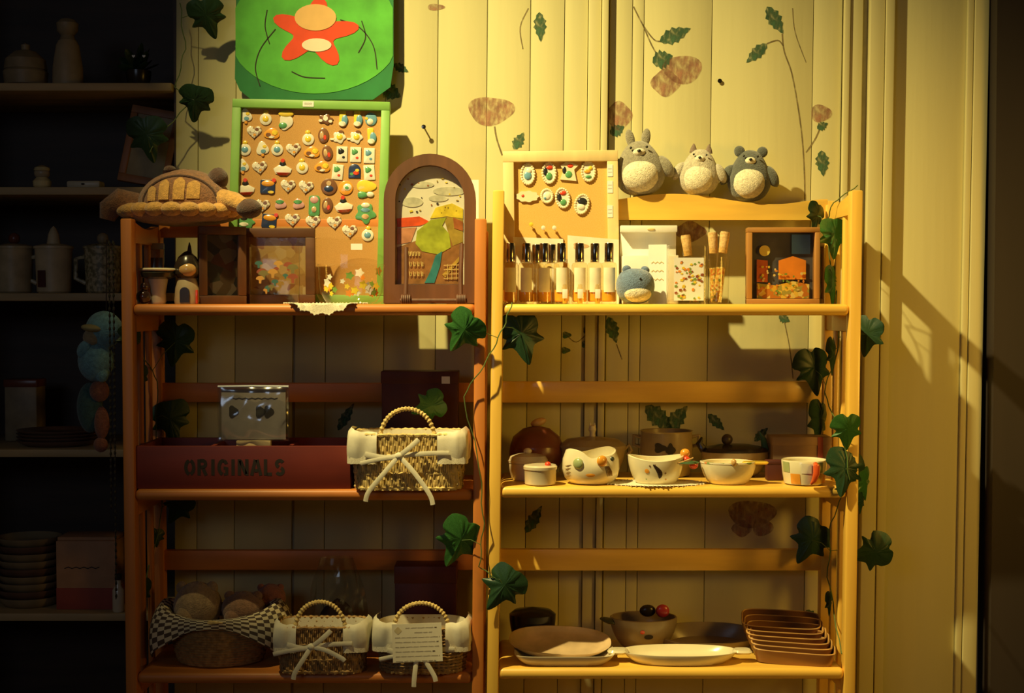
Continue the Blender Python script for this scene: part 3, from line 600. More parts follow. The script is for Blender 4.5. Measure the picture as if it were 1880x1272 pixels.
mred = [mat('print_brown', (.30, .08, .03), .4), mat('print_olive', (.20, .17, .05), .4), mat('print_ochre', (.55, .30, .06), .4), mat('print_teal', (.06, .16, .13), .4)]
for i in range(16):
    x = random.gauss(0, .018); z = .05+random.gauss(0, .022); z = min(max(z, .016), .092); x = min(max(x, -.036), .036); r = random.uniform(.005, .011)
    obj('cap_print', MB().prism([(x+a, z+b) for a, b in [(r*cos(pi*k/10), r*.8*sin(pi*k/10)) for k in range(11)]+[(-r*.3, -.002), (-r*.25, -r), (r*.25, -r), (r*.3, -.002)]], -.0126-.00005*i, -.012), mred[i % 4], t, smooth=0)
# tumbler and bowl of glass
Y = .15; u = U(Y)
t = thing('glass_tumbler', 'large clear straight glass standing behind the glass bowl', 'glass', base(645, Y, Z1))
obj('wall', MB().lathe([(.055, 0), (.062, .004), (.068, .02), (.070, .125), (.0685, .127), (.067, .1255)], 40, sy=.54, cap=False), tumblg, t)
obj('price_label', MB().prism(rrect(.004, .026, .103, .115, .001), -.0388, -.0380), white, t, smooth=0)
fl_col = [mat('print_yellow', (.85, .62, .05), .4), mat('print_orange', (.80, .28, .04), .4), mat('print_leaf', (.20, .34, .06), .4), mat('print_white', (.86, .82, .70), .4)]
def prints(t, n, r, z0, z1, seed, a0=-2.6, a1=-.5, sz=(.004, .009), sx=1, sy=1):
    rr = random.Random(seed)
    for i in range(n):
        a = rr.uniform(a0, a1); z = rr.uniform(z0, z1); s_ = rr.uniform(*sz); rad = r(z) if callable(r) else r; mb = MB(); k = 10; c = []
        for j in range(k):
            q = 2*pi*j/k; q2 = s_*(1+.25*cos(5*q)); aa = a+q2*cos(q)/rad; c.append((rad*1.008*cos(aa)*sx, rad*1.008*sin(aa)*sy, z+q2*sin(q)))
        mb.add(c, [tuple(range(k))]); obj('flower_print', mb, fl_col[i % 4], t, smooth=0)
prints(t, 10, .0702, .03, .07, 4, sy=.54)
Y = .06; u = U(Y)
t = thing('glass_bowl', 'clear round glass bowl with printed flowers on the lace doily', 'bowl', base(645, .050, Z1+.0006))
bprof = [(.040, .0), (.048, .004), (.058, .02), (.0605, .045), (.0615, .066), (.0635, .072), (.0625, .0735), (.061, .0725)]
obj('wall', MB().lathe(bprof, 44, sy=.66, cap=False), tumblg, t); prints(t, 22, lambda z: .058+.0035*min(1, max(0, (z-.02)/.046)), .018, .054, 9, sy=.66)
# lace doily over the shelf edge
def doily(label, px, Z, rx, ry, hang, Y0, seed):
    """flat on the board behind the edge, hanging over it in front; one scalloped sheet"""
    t = thing('lace_doily', label, 'doily', Vector((X(px, 0), Y0, Z+.0003)))
    mb = MB(); n = 72; rings = 8; V = [(0, 0, .0012)]; Fc = []
    for j in range(1, rings+1):
        for i in range(n):
            a = 2*pi*i/n; k = j/rings; sc = 1+(.035*cos(18*a) if j == rings else 0)
            x = rx*k*cos(a)*sc; y = ry*k*sin(a)*sc; z = .0012
            e = -Y0-.003
            if y < e: z = .0012-(e-y)*hang; y = e-.002-(e-y)*.12
            V.append((x, y, z))
    for i in range(n): Fc.append((0, 1+i, 1+(i+1) % n))
    for j in range(rings-1):
        for i in range(n): a = 1+j*n+i; b = 1+j*n+(i+1) % n; Fc.append((a, a+n, b+n, b))
    mb.add(V, Fc); obj('cloth', mb, lace, t)
    b = MB()
    for i in range(n):
        x, y, z = V[1+(rings-1)*n+i]; b.ell((x, y-.0006, z), (.0017, .0014, .0017), 6, 4)
    obj('picot_edge', b, cotton, t)
doily('lace doily draped over the edge of the top shelf under the bowl', 592, Z1, .075, .068, 1.0, .045, 1)
# arched frame
Y = .125; u = U(Y)
t = thing('arched_frame', 'tall arched dark wooden frame with a stained glass style picture', 'picture frame', base(790, Y, Z1), R=rot('X', -3))
def arch(w_, h, n=20): return [(w_, 0)]+[(w_*cos(pi*i/n), h-w_+w_*sin(pi*i/n)) for i in range(n+1)]+[(-w_, 0)]
hw, hh = 84*u, 273*u; fw = 21*u
ou = arch(hw, hh); inn = [(x*(hw-fw)/hw, z) for x, z in ou]; inn = [(hw-fw, 34*u)]+[((hw-fw)*cos(pi*i/20), hh-hw+(hw-fw)*sin(pi*i/20)) for i in range(21)]+[(-hw+fw, 34*u)]
obj('frame', MB().ring(ou, inn, -.022, .0), walnut, t, smooth=25)
def ap(pts): return [((x-790)*u, (558-y)*u) for x, y in pts]
ib = [(hw-fw*.8, 30*u)]+[((hw-fw*.8)*cos(pi*i/20), hh-hw+(hw-fw*.8)*sin(pi*i/20)) for i in range(21)]+[(-hw+fw*.8, 30*u)]
obj('backing', MB().prism(ib, -.006, -.003), mat('pale_backing', (.78, .74, .58), .5, .05), t)
def shp(pts, m, k, name='glass_shape'): obj(name, MB().prism(ap(pts), -.0066-.0004*k, -.0062), m, t, smooth=0)
ga = lambda n, c: mat(n, c, .25, .3, 50, coat=.6)
shp([(729, 455), (729, 522), (850, 522), (850, 440), (800, 430)], ga('stain_brown', (.34, .16, .05)), 0)
shp([(729, 402), (770, 398), (790, 408), (772, 415), (730, 418)], ga('stain_red', (.75, .10, .02)), 1)
shp([(729, 420), (765, 418), (755, 445), (729, 450)], ga('stain_salmon', (.62, .28, .14)), 1)
shp([(800, 382), (830, 374), (850, 384), (850, 402), (820, 398), (790, 402)], ga('stain_yellow', (.80, .62, .05)), 2)
shp([(766, 425), (790, 405), (820, 400), (812, 415), (825, 430), (828, 455), (805, 468), (775, 462), (763, 448)], ga('stain_lime', (.40, .46, .04)), 2)
shp([(815, 400), (850, 395), (850, 445), (832, 452), (822, 425)], ga('stain_olive', (.42, .30, .05)), 1)
shp([(800, 470), (812, 462), (808, 490), (798, 520), (780, 520), (790, 500)], ga('stain_teal', (.05, .26, .28)), 3)
shp([(832, 400), (850, 408), (850, 425), (834, 420)], ga('stain_rust', (.42, .14, .04)), 3)
shp([(812, 505), (850, 465), (850, 472), (818, 510)], ga('stain_ochre', (.55, .36, .06)), 3)
for cx, cy, rx, ry in ((757, 372, 20, 9), (825, 352, 30, 8), (775, 340, 22, 6), (805, 365, 18, 6)): shp(circ(cx, cy, rx, ry, 18), ga('stain_haze', (.62, .60, .44)), 1)
rr = random.Random(5)
for i in range(26): x = rr.uniform(733, 846); y = rr.uniform(325, 392); shp(circ(x, y, rr.uniform(1, 2.6), rr.uniform(1, 2.2), 7), (ink, ga('stain_yellow', 0), ga('stain_olive', 0), ga('stain_rust', 0))[i % 4], 2, 'fleck')
for k, (y, w_) in enumerate(((466, 24), (485, 30), (503, 30))):
    mb = MB()
    for j in range(5):
        x = 745+j*w_/4.2
        mb.stroke(ap([(x, y-4), (x+1.5, y+5), (x+3.5, y+4), (x+3.2, y-3)]), .0013, -.0092, -.0088)
    obj('gold_lettering', mb, mat('gold_paint', (.80, .62, .22), .4), t, smooth=0)
mb = MB()
for y0 in (488, 496, 504, 512): mb.stroke(ap([(815, y0), (846, y0-1)]), .0010, -.0092, -.0088)
for x0 in (822, 830, 838): mb.stroke(ap([(x0, 486), (x0, 514)]), .0010, -.0092, -.0088)
obj('gold_line', mb, mat('gold_paint', 0), t, smooth=0)
obj('pane', MB().prism(ib, -.016, -.0145), clearg, t, smooth=0)
# paper sheet behind, twig easel in front
t = thing('paper_sheet', 'white sheet of paper standing behind the arched frame', 'paper', base(826, .215, Z1), R=rot('X', -3)); obj('sheet', MB().box(-.057, .057, -.001, .001, 0, .247), white, t)
Y = .03; u = U(Y)
t = thing('twig_easel', 'small dark twig easel with bound corners in front of the arched frame', 'easel', base(797, Y, Z1))
tw = mat('dark_twig', (.12, .045, .022), .6, .3, 60, LZ, .2)
obj('upright', MB().tube([(-.053, -.004, .002), (-.052, .006, .05), (-.053, .02, .105)], .0042, 10), tw, t); obj('upright', MB().tube([(.050, -.004, .002), (.049, .006, .05), (.051, .02, .112)], .0042, 10), tw, t)
obj('crossbar', MB().tube([(-.062, -.013, .006), (.062, -.013, .006)], .0042, 10), tw, t)
for s_ in (-1, 1):
    k = MB()
    for j in range(5): k.tube([(s_*.051+(j-2)*.0035, -.009+.010*cos(a), .007+.0095*sin(a)) for a in [2*pi*i/14 for i in range(14)]], .0021, 6, closed=True)
    obj('cord_binding', k, tw, t)
    obj('foot', MB().tube([(s_*.051, -.018, .005), (s_*.051, .045, .005)], .0045, 10), tw, t)

# ================================================================== RIGHT UNIT, TOP SHELF
amber = mat('amber_liquid', (.80, .42, .05), .15, .1, coat=.5)
bottleg = glass('bottle_glass', (.995, .95, .80), .86)
Y = .09; u = U(Y); first = None
xs = [937, 966, 985, 999, 1013, 1031, 1064, 1092, 1118]; ys = [.075, .085, .14, .085, .14, .08, .085, .09, .075]
for i, px in enumerate(xs):
    Yi = ys[i]; lb = 'slim clear scent bottle with dark metal cap, %s from left in the row' % ordn[i]
    if first is None:
        t = first = thing('scent_bottle', lb, 'bottle', base(px, Yi, Z1), 'scent bottles on the top shelf')
        obj('glass_body', MB().lathe([(.0135, 0), (.0150, .002), (.0150, .072), (.0132, .077), (.0075, .079), (.0075, .083)], 4*6), bottleg, t)
        obj('liquid', MB().lathe([(.0120, .004), (.0135, .006), (.0135, .026)], 20), amber, t)
        obj('paper_label', MB().sheet(lambda a, b: (.0156*sin((a-.5)*1.5), -.0156*cos((a-.5)*1.5), .022+.046*b), 8, 1), mat('label_paper', (.84, .79, .62), .7), t)
        obj('cap', MB().lathe([(.0082, .082), (.0085, .083), (.0085, .113), (.0078, .1145), (.0004, .1148)], 24), mat('gunmetal_cap', (.34, .30, .24), .18, .1, metal=1), t)
        obj('collar', MB().lathe([(.009, .079), (.0092, .080), (.0092, .083), (.008, .0835)], 20), mat('silver', (.75, .72, .66), .15, metal=1), t)
    else: dup(first, base(px, Yi, Z1), lb)
fv = None
for i, px in enumerate((1037, 1065, 1097)):
    lb = ('small vial with blank white tag before the sixth bottle', 'small vial with blank white tag, middle of three vials', 'small vial with blank white tag beside the blue plush')[i]
    if fv is None:
        t = fv = thing('sample_vial', lb, 'vial', base(px, .035, Z1), 'sample vials on the top shelf')
        obj('tube', MB().lathe([(.0045, 0), (.0052, .001), (.0052, .030), (.004, .032), (.004, .036), (.0005, .0365)], 18), bottleg, t)
        obj('tag', MB().box(-.0048, .0048, -.0064, -.0054, .010, .027, b=.0003), white, t)
        obj('liquid', MB().lathe([(.004, .0008), (.004, .012)], 14), amber, t)
    else: dup(fv, base(px, .035, Z1), lb)
# two white cards on the foot of the pale cork board
for x0, x1, yt, lb, a in ((942, 1034, 437, 'white card leaning on the pale cork board behind the left bottles', .5), (1042, 1136, 434, 'white card with a brown smudge leaning behind the right bottles', 1.6)):
    Yc = .168; u = U(Yc); t = thing('card', lb, 'card', base((x0+x1)/2, Yc, Z1), R=rot('X', -3)); w_ = (x1-x0)*u/2; h = (558-yt)*u
    obj('paper', MB().prism([(-w_, 0), (w_, 0), (w_, h-.004*a), (-w_, h+.002)], -.001, 0), mat('label_paper', 0), t, smooth=0)
    if a > 1: obj('smudge_print', MB().prism([(x*u, h-8*u+z*u) for x, z in blob(-24, -10, 14, 6, 20, 3, .2)], -.0014, -.001), mat('smudge', (.62, .40, .20), .8), t, smooth=0)
# generic plush animals
def plush(name, label, px, pbase, Y, Z, w_, h, body, belly, ear, lean=0, rz_=0, arm=True, low=False):
    """w_, h: body size in metres"""
    t = thing(name, label, 'plush toy', Vector((X(px, Y), Y, Z)), 'stuffed animals', R=rot('Z', rz_) @ rot('Y', lean))
    rx, ry = w_/2, w_*.40
    mb = MB(); n, m = 30, 22; V = []; Fc = []
    for j in range(m+1):
        q = j/m; z = h*(.5-.5*cos(pi*q)); k = sin(pi*q)**.72 if 0 < q < 1 else 0.0
        k *= (1.0 if low else 1-.36*max(0, z/h-.35)/.65); s2 = 1
        for i in range(n): a = 2*pi*i/n; V.append((rx*k*cos(a), ry*k*sin(a), z))
    for j in range(m):
        for i in range(n): kk = (i+1) % n; Fc.append((j*n+i, (j+1)*n+i, (j+1)*n+kk, j*n+kk))
    mb.add(V, Fc); obj('body', mb, body, t, smooth=80)
    obj('belly', MB().ell((0, -ry*.42, h*(.36 if not low else .30)), (rx*.74, ry*.66, h*(.32 if not low else .27)), 24, 16, wob=.01), belly, t, smooth=80)
    obj('muzzle', MB().ell((0, -ry*.62 if not low else -ry*.72, h*.77 if not low else h*.68), (rx*.24, ry*.22, h*.075), 16, 10), belly, t, smooth=80)
    obj('nose', MB().ell((0, -ry*.86 if not low else -ry*.94, h*.79 if not low else h*.70), (rx*.075, ry*.06, h*.028), 12, 8), black, t)
    for s_ in (-1, 1):
        obj('eye', MB().ell((s_*rx*.30, -ry*.66 if not low else -ry*.78, h*.86 if not low else h*.76), (rx*.05, ry*.05, rx*.05), 10, 8), black, t)
        if ear == 'round': obj('ear', MB().ell((s_*rx*.50, 0, h*.97), (rx*.24, ry*.16, h*.11), 16, 10, R=rot('Y', s_*18)), body, t, smooth=80)
        elif ear == 'tall': obj('ear', MB().ell((s_*rx*.30, 0, h*1.06), (rx*.17, ry*.12, h*.17), 16, 10, R=rot('Y', s_*10)), body, t, smooth=80)
        else: obj('ear', MB().lathe([(rx*.19, 0), (rx*.15, h*.08), (rx*.06, h*.17), (.0004, h*.20)], 14, sy=.6, c=(s_*rx*.36, 0, h*.92)), mat('brown_grey_plush', (.22, .16, .12), .95, .2, 200, bump=.5), t, smooth=80)
        if arm: obj('arm', MB().ell((s_*rx*.98, -ry*.12, h*.50), (rx*.26, ry*.32, h*.22), 16, 12, R=rot('Y', -s_*30), wob=.03), body, t, smooth=80)
    return t
ptail = dict(rough=.95, var=.25, scale=200, bump=.6, bscale=500, sheen=.5)
g1 = mat('grey_plush', (.26, .235, .165), **ptail); g2 = mat('pale_grey_plush', (.50, .45, .33), **ptail); g3 = mat('charcoal_plush', (.075, .085, .072), **ptail)
bl = mat('cream_plush', (.80, .74, .55), **ptail); pb = mat('blue_plush', (.13, .21, .36), **ptail)
YR = .232
plush('plush_toy', 'largest grey plush toy with cream belly on the top rail, leftmost', 1176, 357, YR, P(1176, 358, YR).z-.001, .105, .108, g1, bl, 'tall', -3, -4)
plush('plush_toy', 'pale grey plush toy with pointed ears in the middle of the rail', 1280, 357, YR, P(1280, 358, YR).z-.001, .084, .092, g2, bl, 'point', 4, -10)
plush('plush_toy', 'charcoal plush toy with round ears at the right on the rail', 1372, 368, YR, P(1372, 369, YR).z-.001, .090, .102, g3, bl, 'round', 3, -8)
plush('plush_toy', 'small blue plush toy sitting beside the scent bottles', 1165, 555, .05, Z1+.0004, .074, .066, pb, bl, 'round', 2, 14, arm=False, low=True)
# white box with raised lid
Y = .165; u = U(Y)
t = thing('gift_box', 'white open box with raised lid standing behind the blue plush', 'box', base(1192, Y, Z1))
wb = 52*u; obj('back_board', MB().box(-wb, wb, .03, .033, 0, 143*u, b=.001), white, t); obj('lid_fold', MB().box(-wb, wb, .010, .033, 132*u, 144*u, b=.001), white, t)
obj('tray', MB().box(-wb+.002, wb-.002, -.03, .03, 0, 88*u, b=.0015), white, t)
obj('clasp', MB().ell((.004, .009, 137*u), (.008, .0015, .0025), 14, 6), oak, t)
t = thing('card', 'white printed card standing between blue plush and glass tumbler', 'card', base(1207, .085, Z1), rz=-24); obj('paper', MB().box(-.018, .018, -.0008, .0008, 0, .112), white, t)
mb = MB()
for k in range(3): mb.stroke([(-.012+.004*j, .078-.016*k+(.0015 if j % 2 else -.0015)) for j in range(7)], .0018, -.0013, -.0008)
obj('print', mb, mat('tan_print', (.60, .45, .22), .8), t, smooth=0)
# glass tumbler with floral print
Y = .075; u = U(Y)
t = thing('glass_tumbler', 'square clear glass tumbler printed with small orange flowers', 'glass', base(1260, Y, Z1))
ow = 36*u; obj('wall', MB().ring(rrect(-ow, ow, -.028, .028, .008), rrect(-ow+.0025, ow-.0025, -.0255, .0255, .006), 0, 106*u), tumblg, t)
t.children[0].data.transform(Matrix(((1, 0, 0, 0), (0, 0, 1, 0), (0, 1, 0, 0), (0, 0, 0, 1)))); obj('floor_glass', MB().box(-ow+.002, ow-.002, -.026, .026, .0, .008, b=.002), tumblg, t)
obj('printed_panel', MB().box(-ow*.72, ow*.78, -.0290, -.0282, .006, .086), white, t, smooth=0)
rr = random.Random(3)
for i in range(60):
    x = rr.uniform(-ow*.66, ow*.72); z = rr.uniform(.03, .078) if i < 46 else rr.uniform(.008, .03); s_ = rr.uniform(.0018, .0036)
    obj('flower_print', MB().prism([(x+a, z+b) for a, b in star(0, 0, s_, s_*.6, 5, 0, 12)], -.0295-.00001*i, -.0291), (fl_col[0], fl_col[1], fl_col[2], mat('print_brown', 0))[i % 4], t, smooth=0)
# cork stoppered tubes in a clear holder
corkm = speckle('stopper_cork', (.55, .33, .12), (.72, .48, .20), 300, .5)
for i, (px, yt, Yt, rl, rx_) in enumerate(((1262, 432, .125, -14, 0), (1309, 428, .11, -4, 0), (1327, 426, .085, 13, -3))):
    h = (558-yt)*U(Yt)
    t = thing('cork_vial', ('slim glass tube with cork leaning left behind the printed tumbler', 'slim upright glass tube with pale cork', 'slim glass tube with cork leaning right')[i], 'vial', base(px-rl*.9, Yt, Z1+.001), 'corked glass tubes', R=rot('Y', rl*.55) @ rot('X', rx_))
    obj('tube', MB().lathe([(.008, .0), (.0095, .002), (.0095, h-.032), (.0085, h-.03)], 20), bottleg, t); obj('cork', MB().lathe([(.0078, h-.040), (.0086, h-.022), (.0095, h-.004), (.0085, h), (.0005, h)], 20), corkm, t)
    obj('contents', MB().lathe([(.0083, .003), (.0083, h*.5)], 16), mosaic('dried_flowers', [(.60, .35, .08), (.70, .50, .15), (.25, .26, .06), (.55, .20, .05), (.75, .62, .35)], 260), t)
Y = .095
t = thing('glass_holder', 'clear glass beaker holding the corked tubes', 'glass', base(1312, Y, Z1)); obj('wall', MB().lathe([(.024, 0), (.026, .002), (.028, .088), (.0268, .089), (.0262, .088)], 32, cap=False), tumblg, t)
# shadow box frame on the right
Y = .085; u = U(Y)
t = thing('shadow_box_frame', 'deep wooden shadow box frame with a colourful layered picture', 'picture frame', base(1438, Y, Z1), rz=-3)
hw, h, f, dp = 66*u, 140*u, 9*u, .034
for a, b, c, d in ((-hw, hw, h-f, h), (-hw, hw, 0, f)): obj('frame_rail', MB().box(a, b, 0, dp, c, d, b=.0012), mat('amber_wood', (.42, .20, .05), .4, .25, 30, LX, .05), t)
for a, b in ((-hw, -hw+f), (hw-f, hw)): obj('frame_rail', MB().box(a, b, 0, dp, f, h-f, b=.0012), mat('amber_wood_upright', (.42, .20, .05), .4, .25, 30, LZ, .05), t)
obj('picture', MB().box(-hw+f*.8, hw-f*.8, dp-.006, dp-.003, f*.8, h-f*.8), mat('night_blue_print', (.10, .095, .10), .5, .4, 18), t, smooth=0)
def bp_(n, out, m, y): obj(n, MB().prism([(x*u, z*u) for x, z in out], y-.001, y), m, t, smooth=0)
bp_('pane_reflection_patch', [(18, 92), (52, 92), (52, 128), (18, 128)], mat('pane_reflection_blue', (.10, .26, .66), .5), dp-.008)  # blue patch paints a reflection on the pane into the picture
bp_('moon_print', circ(-32, 98, 10, 10, 22), mat('moon_print', (.86, .66, .12), .5), dp-.012)
bp_('house_print', [(-6, 45), (44, 45), (44, 80), (20, 88), (-6, 80)], mat('orange_print', (.88, .28, .02), .5), dp-.010)
bp_('house_print', [(-46, 40), (-26, 40), (-26, 80), (-46, 82)], mat('rust_print', (.66, .15, .02), .5), dp-.010)
bp_('meadow_print', [(-46, 10), (50, 10), (50, 36), (20, 42), (-10, 34), (-46, 38)], mosaic('meadow', [(.80, .46, .04), (.86, .58, .08), (.62, .22, .03), (.42, .36, .07), (.88, .68, .20)], 130), dp-.012)
rr = random.Random(8)
for i in range(40): x = rr.uniform(-44, 44); z = rr.uniform(14, 70); bp_('blossom_print', circ(x, z, rr.uniform(1.5, 3.2), rr.uniform(1.5, 3), 7), (fl_col[0], fl_col[1], fl_col[2], mat('gold_paint', 0))[i % 4], dp-.0135)
obj('pane', MB().box(-hw+f*.8, hw-f*.8, .006, .0075, f*.8, h-f*.8), clearg, t, smooth=0)
t = thing('picture_frame', 'narrow dark frame standing edge on behind the shadow box', 'picture frame', base(1503, .17, Z1), rz=62)
for a, b, c, d in ((-.04, .04, .112, .122), (-.04, .04, 0, .01), (-.04, -.03, .01, .112), (.03, .04, .01, .112)): obj('frame_rail', MB().box(a, b, 0, .010, c, d, b=.001), walnut, t)
obj('picture', MB().box(-.032, .032, .003, .006, .008, .114), pic1, t, smooth=0)

# ================================================================== WICKER BASKETS
def peri(w_, d, r, n):
    """points round a rounded rectangle, starting at front centre"""
    segs = []; pts = rrect(-w_/2, w_/2, -d/2, d/2, r, 6); pts.append(pts[0]); L_ = [0]
    for a, b in zip(pts, pts[1:]): L_.append(L_[-1]+sqrt((a[0]-b[0])**2+(a[1]-b[1])**2))
    out = []
    for i in range(n):
        s_ = L_[-1]*i/n; k = max(j for j in range(len(L_)) if L_[j] <= s_+1e-9); k = min(k, len(pts)-2); q = (s_-L_[k])/max(1e-9, L_[k+1]-L_[k])
        out.append((pts[k][0]+(pts[k+1][0]-pts[k][0])*q, pts[k][1]+(pts[k+1][1]-pts[k][1])*q))
    return out
def wicker(label, px, py, Z, w_, h, d, hd, hw_, sm, horizontal=False, knot=(.0, 0), tails=((-.06, -.10), (.05, -.10)), flapw=.24, rz_=0):
    p = Vector((X(px, py), py+d/2, Z+.0006))
    t = thing('wicker_basket', label, 'basket', p, 'lined wicker baskets', rz=rz_)
    r = d*.30 if not horizontal else d*.48; flare = 1.10
    def sect(z): return 1+(flare-1)*z/h
    mb = MB(); rr = random.Random(int(px)); nseg = 10
    if not horizontal:
        n = int(2*(w_+d)/.0042); pp = peri(w_/flare, d/flare, r, n)
        for i, (x, y) in enumerate(pp):
            L_ = sqrt(x*x+y*y) or 1
            pts = []
            for j in range(nseg+1):
                z = h*j/nseg; o = .0016*sin(pi*j+pi*(i//2)) + .0022*cos(pi*(j*.8)+(i % 4)*pi/2); k = sect(z)
                pts.append((x*k+(0 if abs(x) < w_*.40 else x/abs(x))*o, y*k+(0 if abs(y) < d*.30 else y/abs(y))*o, z))
            mb.tube(pts, [.0019+rr.uniform(-.0003, .0006)]*len(pts), 5)
        rows_ = (.004, h*.30, h*.62, h-.002)
    else:
        rows_ = [.003+i*.0058 for i in range(int(h/.0058))]
    for zi, z in enumerate(rows_):
        k = sect(z); n = 90; pts = []; rad = []
        for i, (x, y) in enumerate(peri(w_/flare*k, d/flare*k, r, n)):
            o = 1+.012*cos(pi*i/2.5+(zi % 2)*pi); pts.append((x*o, y*o, z+.0006*sin(i*1.3))); rad.append((.0034 if zi in (0, len(rows_)-1) else .0026)*(1+.25*cos(pi*i)))
        mb.tube(pts, rad, 6, closed=True)
    obj('weave', mb, sm, t, kind='stuff')
    fp = obj('floor_panel', MB().prism([(x*.96, y*.96) for x, y in peri(w_/flare, d/flare, r, 40)], .001, .004), sm, t); fp.data.transform(Matrix(((1, 0, 0, 0), (0, 0, 1, 0), (0, 1, 0, 0), (0, 0, 0, 1))))
    li = MB(); n = 60; pp = peri(w_*.95, d*.93, r, n)
    li.sheet(lambda a, b: (pp[int(round(a*n)) % n][0]*(.88+.12*b), pp[int(round(a*n)) % n][1]*(.88+.12*b), .005+(h-.006)*b), n, 4); obj('lining', li, cotton, t)
    # handle
    n = 54; pts = []; rad = []
    for i in range(n+1):
        a = pi*i/n; pts.append((hw_*cos(a), -d*.44, h*.55+(h*.45+hd)*max(0, sin(a))**.62)); rad.append(.0040*(1+.22*cos(pi*i)))
    obj('handle', MB().tube(pts, rad, 8), straw, t)
    # cloth flaps folded over both ends, with a lace hem
    for s_ in (-1, 1):
        def edge(a):
            """a 0..1 runs from the inner end of the flap on the front round the end to the back"""
            x0 = w_/2*(1-flapw*2); q = a*3
            R_ = min(.02, d*.3)
            if q < 1: x, y = x0+(w_/2-R_-x0)*q, -d/2
            elif q < 2: an = -pi/2+pi/2*(q-1); x, y = w_/2-R_+R_*cos(an), -d/2+R_+R_*sin(an)
            else: x, y = w_/2, -d/2+R_+(d-R_)*(q-2)
            return s_*x, y
        def fn(a, b):
            x, y = edge(a); up = max(0, (a-.30)/.70); top = h+.003+.009*sin(pi*min(1, up*1.1))+.002*sin(9*a); out = .004+.003*sin(pi*min(1, b*1.0))+.0015*sin(14*a+3*b)
            if b > .86: out -= .006*(b-.86)/.14
            k = 1+out/(w_/2); z = (h*.52)+(top-h*.52)*b; return (x*k if abs(x) > w_*.46 else x+s_*.0, y-out if y < 0 and abs(x) < w_*.48 else y*1.02-out*.4*(1 if y < 0 else 0), z)
        mb = MB().sheet(fn, 26, 8); f_ = obj('cloth_flap', mb, cotton, t, smooth=70)
        def fn2(a, b):
            x, y, z = fn(a, 0); return (x*1.006, y-.0012, z-.001-.016*(1-b)+.0012*abs(sin(40*a))*(1-b)+.016*.75)
        obj('lace_hem', MB().sheet(fn2, 40, 2), lace, f_, smooth=70)
    # ribbon with two hanging tails
    kx, kz = knot; yk = -d/2*1.06-.007
    def ribbon(pts, wd, name='ribbon_tail'):
        pts = [Vector(q) for q in pts]; m = len(pts)-1; fine = []
        for i in range(m*6+1):
            s2 = i/6; k = min(int(s2), m-1); q = s2-k; p0 = pts[max(0, k-1)]; p1 = pts[k]; p2 = pts[k+1]; p3 = pts[min(m, k+2)]
            fine.append(.5*((2*p1)+(-p0+p2)*q+(2*p0-5*p1+4*p2-p3)*q*q+(-p0+3*p1-3*p2+p3)*q**3))
        nrm = []
        for i in range(len(fine)):
            a = fine[max(0, i-1)]; b = fine[min(len(fine)-1, i+1)]; v = (b-a).normalized(); nrm.append(Vector((-v.z, 0, v.x)))
        mb = MB(); V = []; Fc = []
        for i, q in enumerate(fine):
            V += [q+nrm[i]*wd/2, q+Vector((0, -.0015, 0)), q-nrm[i]*wd/2, q+Vector((0, .0008, 0))]
        for i in range(len(fine)-1):
            for k in range(4): l = (k+1) % 4; Fc.append((4*i+k, 4*i+l, 4*i+4+l, 4*i+4+k))
        mb.add(V, Fc); obj(name, mb, cotton, t, smooth=60)
    ribbon([(-w_*.36, yk+.003, kz+.002), (-w_*.18, yk, kz-.004), (kx, yk-.002, kz)], .010, 'ribbon_band'); ribbon([(kx, yk-.002, kz), (w_*.18, yk, kz+.004), (w_*.36, yk+.003, kz+.004)], .009, 'ribbon_band')
    ribbon([(kx-.004, yk-.004, kz-.003), (kx+.016, yk-.007, kz+.012), (kx+.036, yk-.004, kz+.030)], .009, 'ribbon_loop')
    ribbon([(kx+.004, yk-.004, kz-.002), (kx-.035, yk-.006, kz-.006), (kx-.070, yk-.003, kz-.014)], .008, 'ribbon_loop')
    for i, (tx, tz) in enumerate(tails): ribbon([(kx, yk-.004, kz), (kx+tx*.45, yk-.010, kz+tz*.38+(.004 if i else 0)), (kx+tx*.9, yk-.012, kz+tz*.78), (kx+tx, yk-.012, kz+tz)], .0085)
    obj('ribbon_knot', MB().ell((kx, yk-.004, kz), (.0075, .005, .0065), 14, 8, wob=.05), cotton, t)
    return t

# ================================================================== LEFT UNIT, MIDDLE SHELF
def flat(mb): return mb
wicker('large lined wicker basket with bow beside the stencilled crate', 747, -.022, Z2L, .212, .104, .115, .046, .052, straw, knot=(-.014, .066), tails=((-.060, -.082), (.062, -.088)))
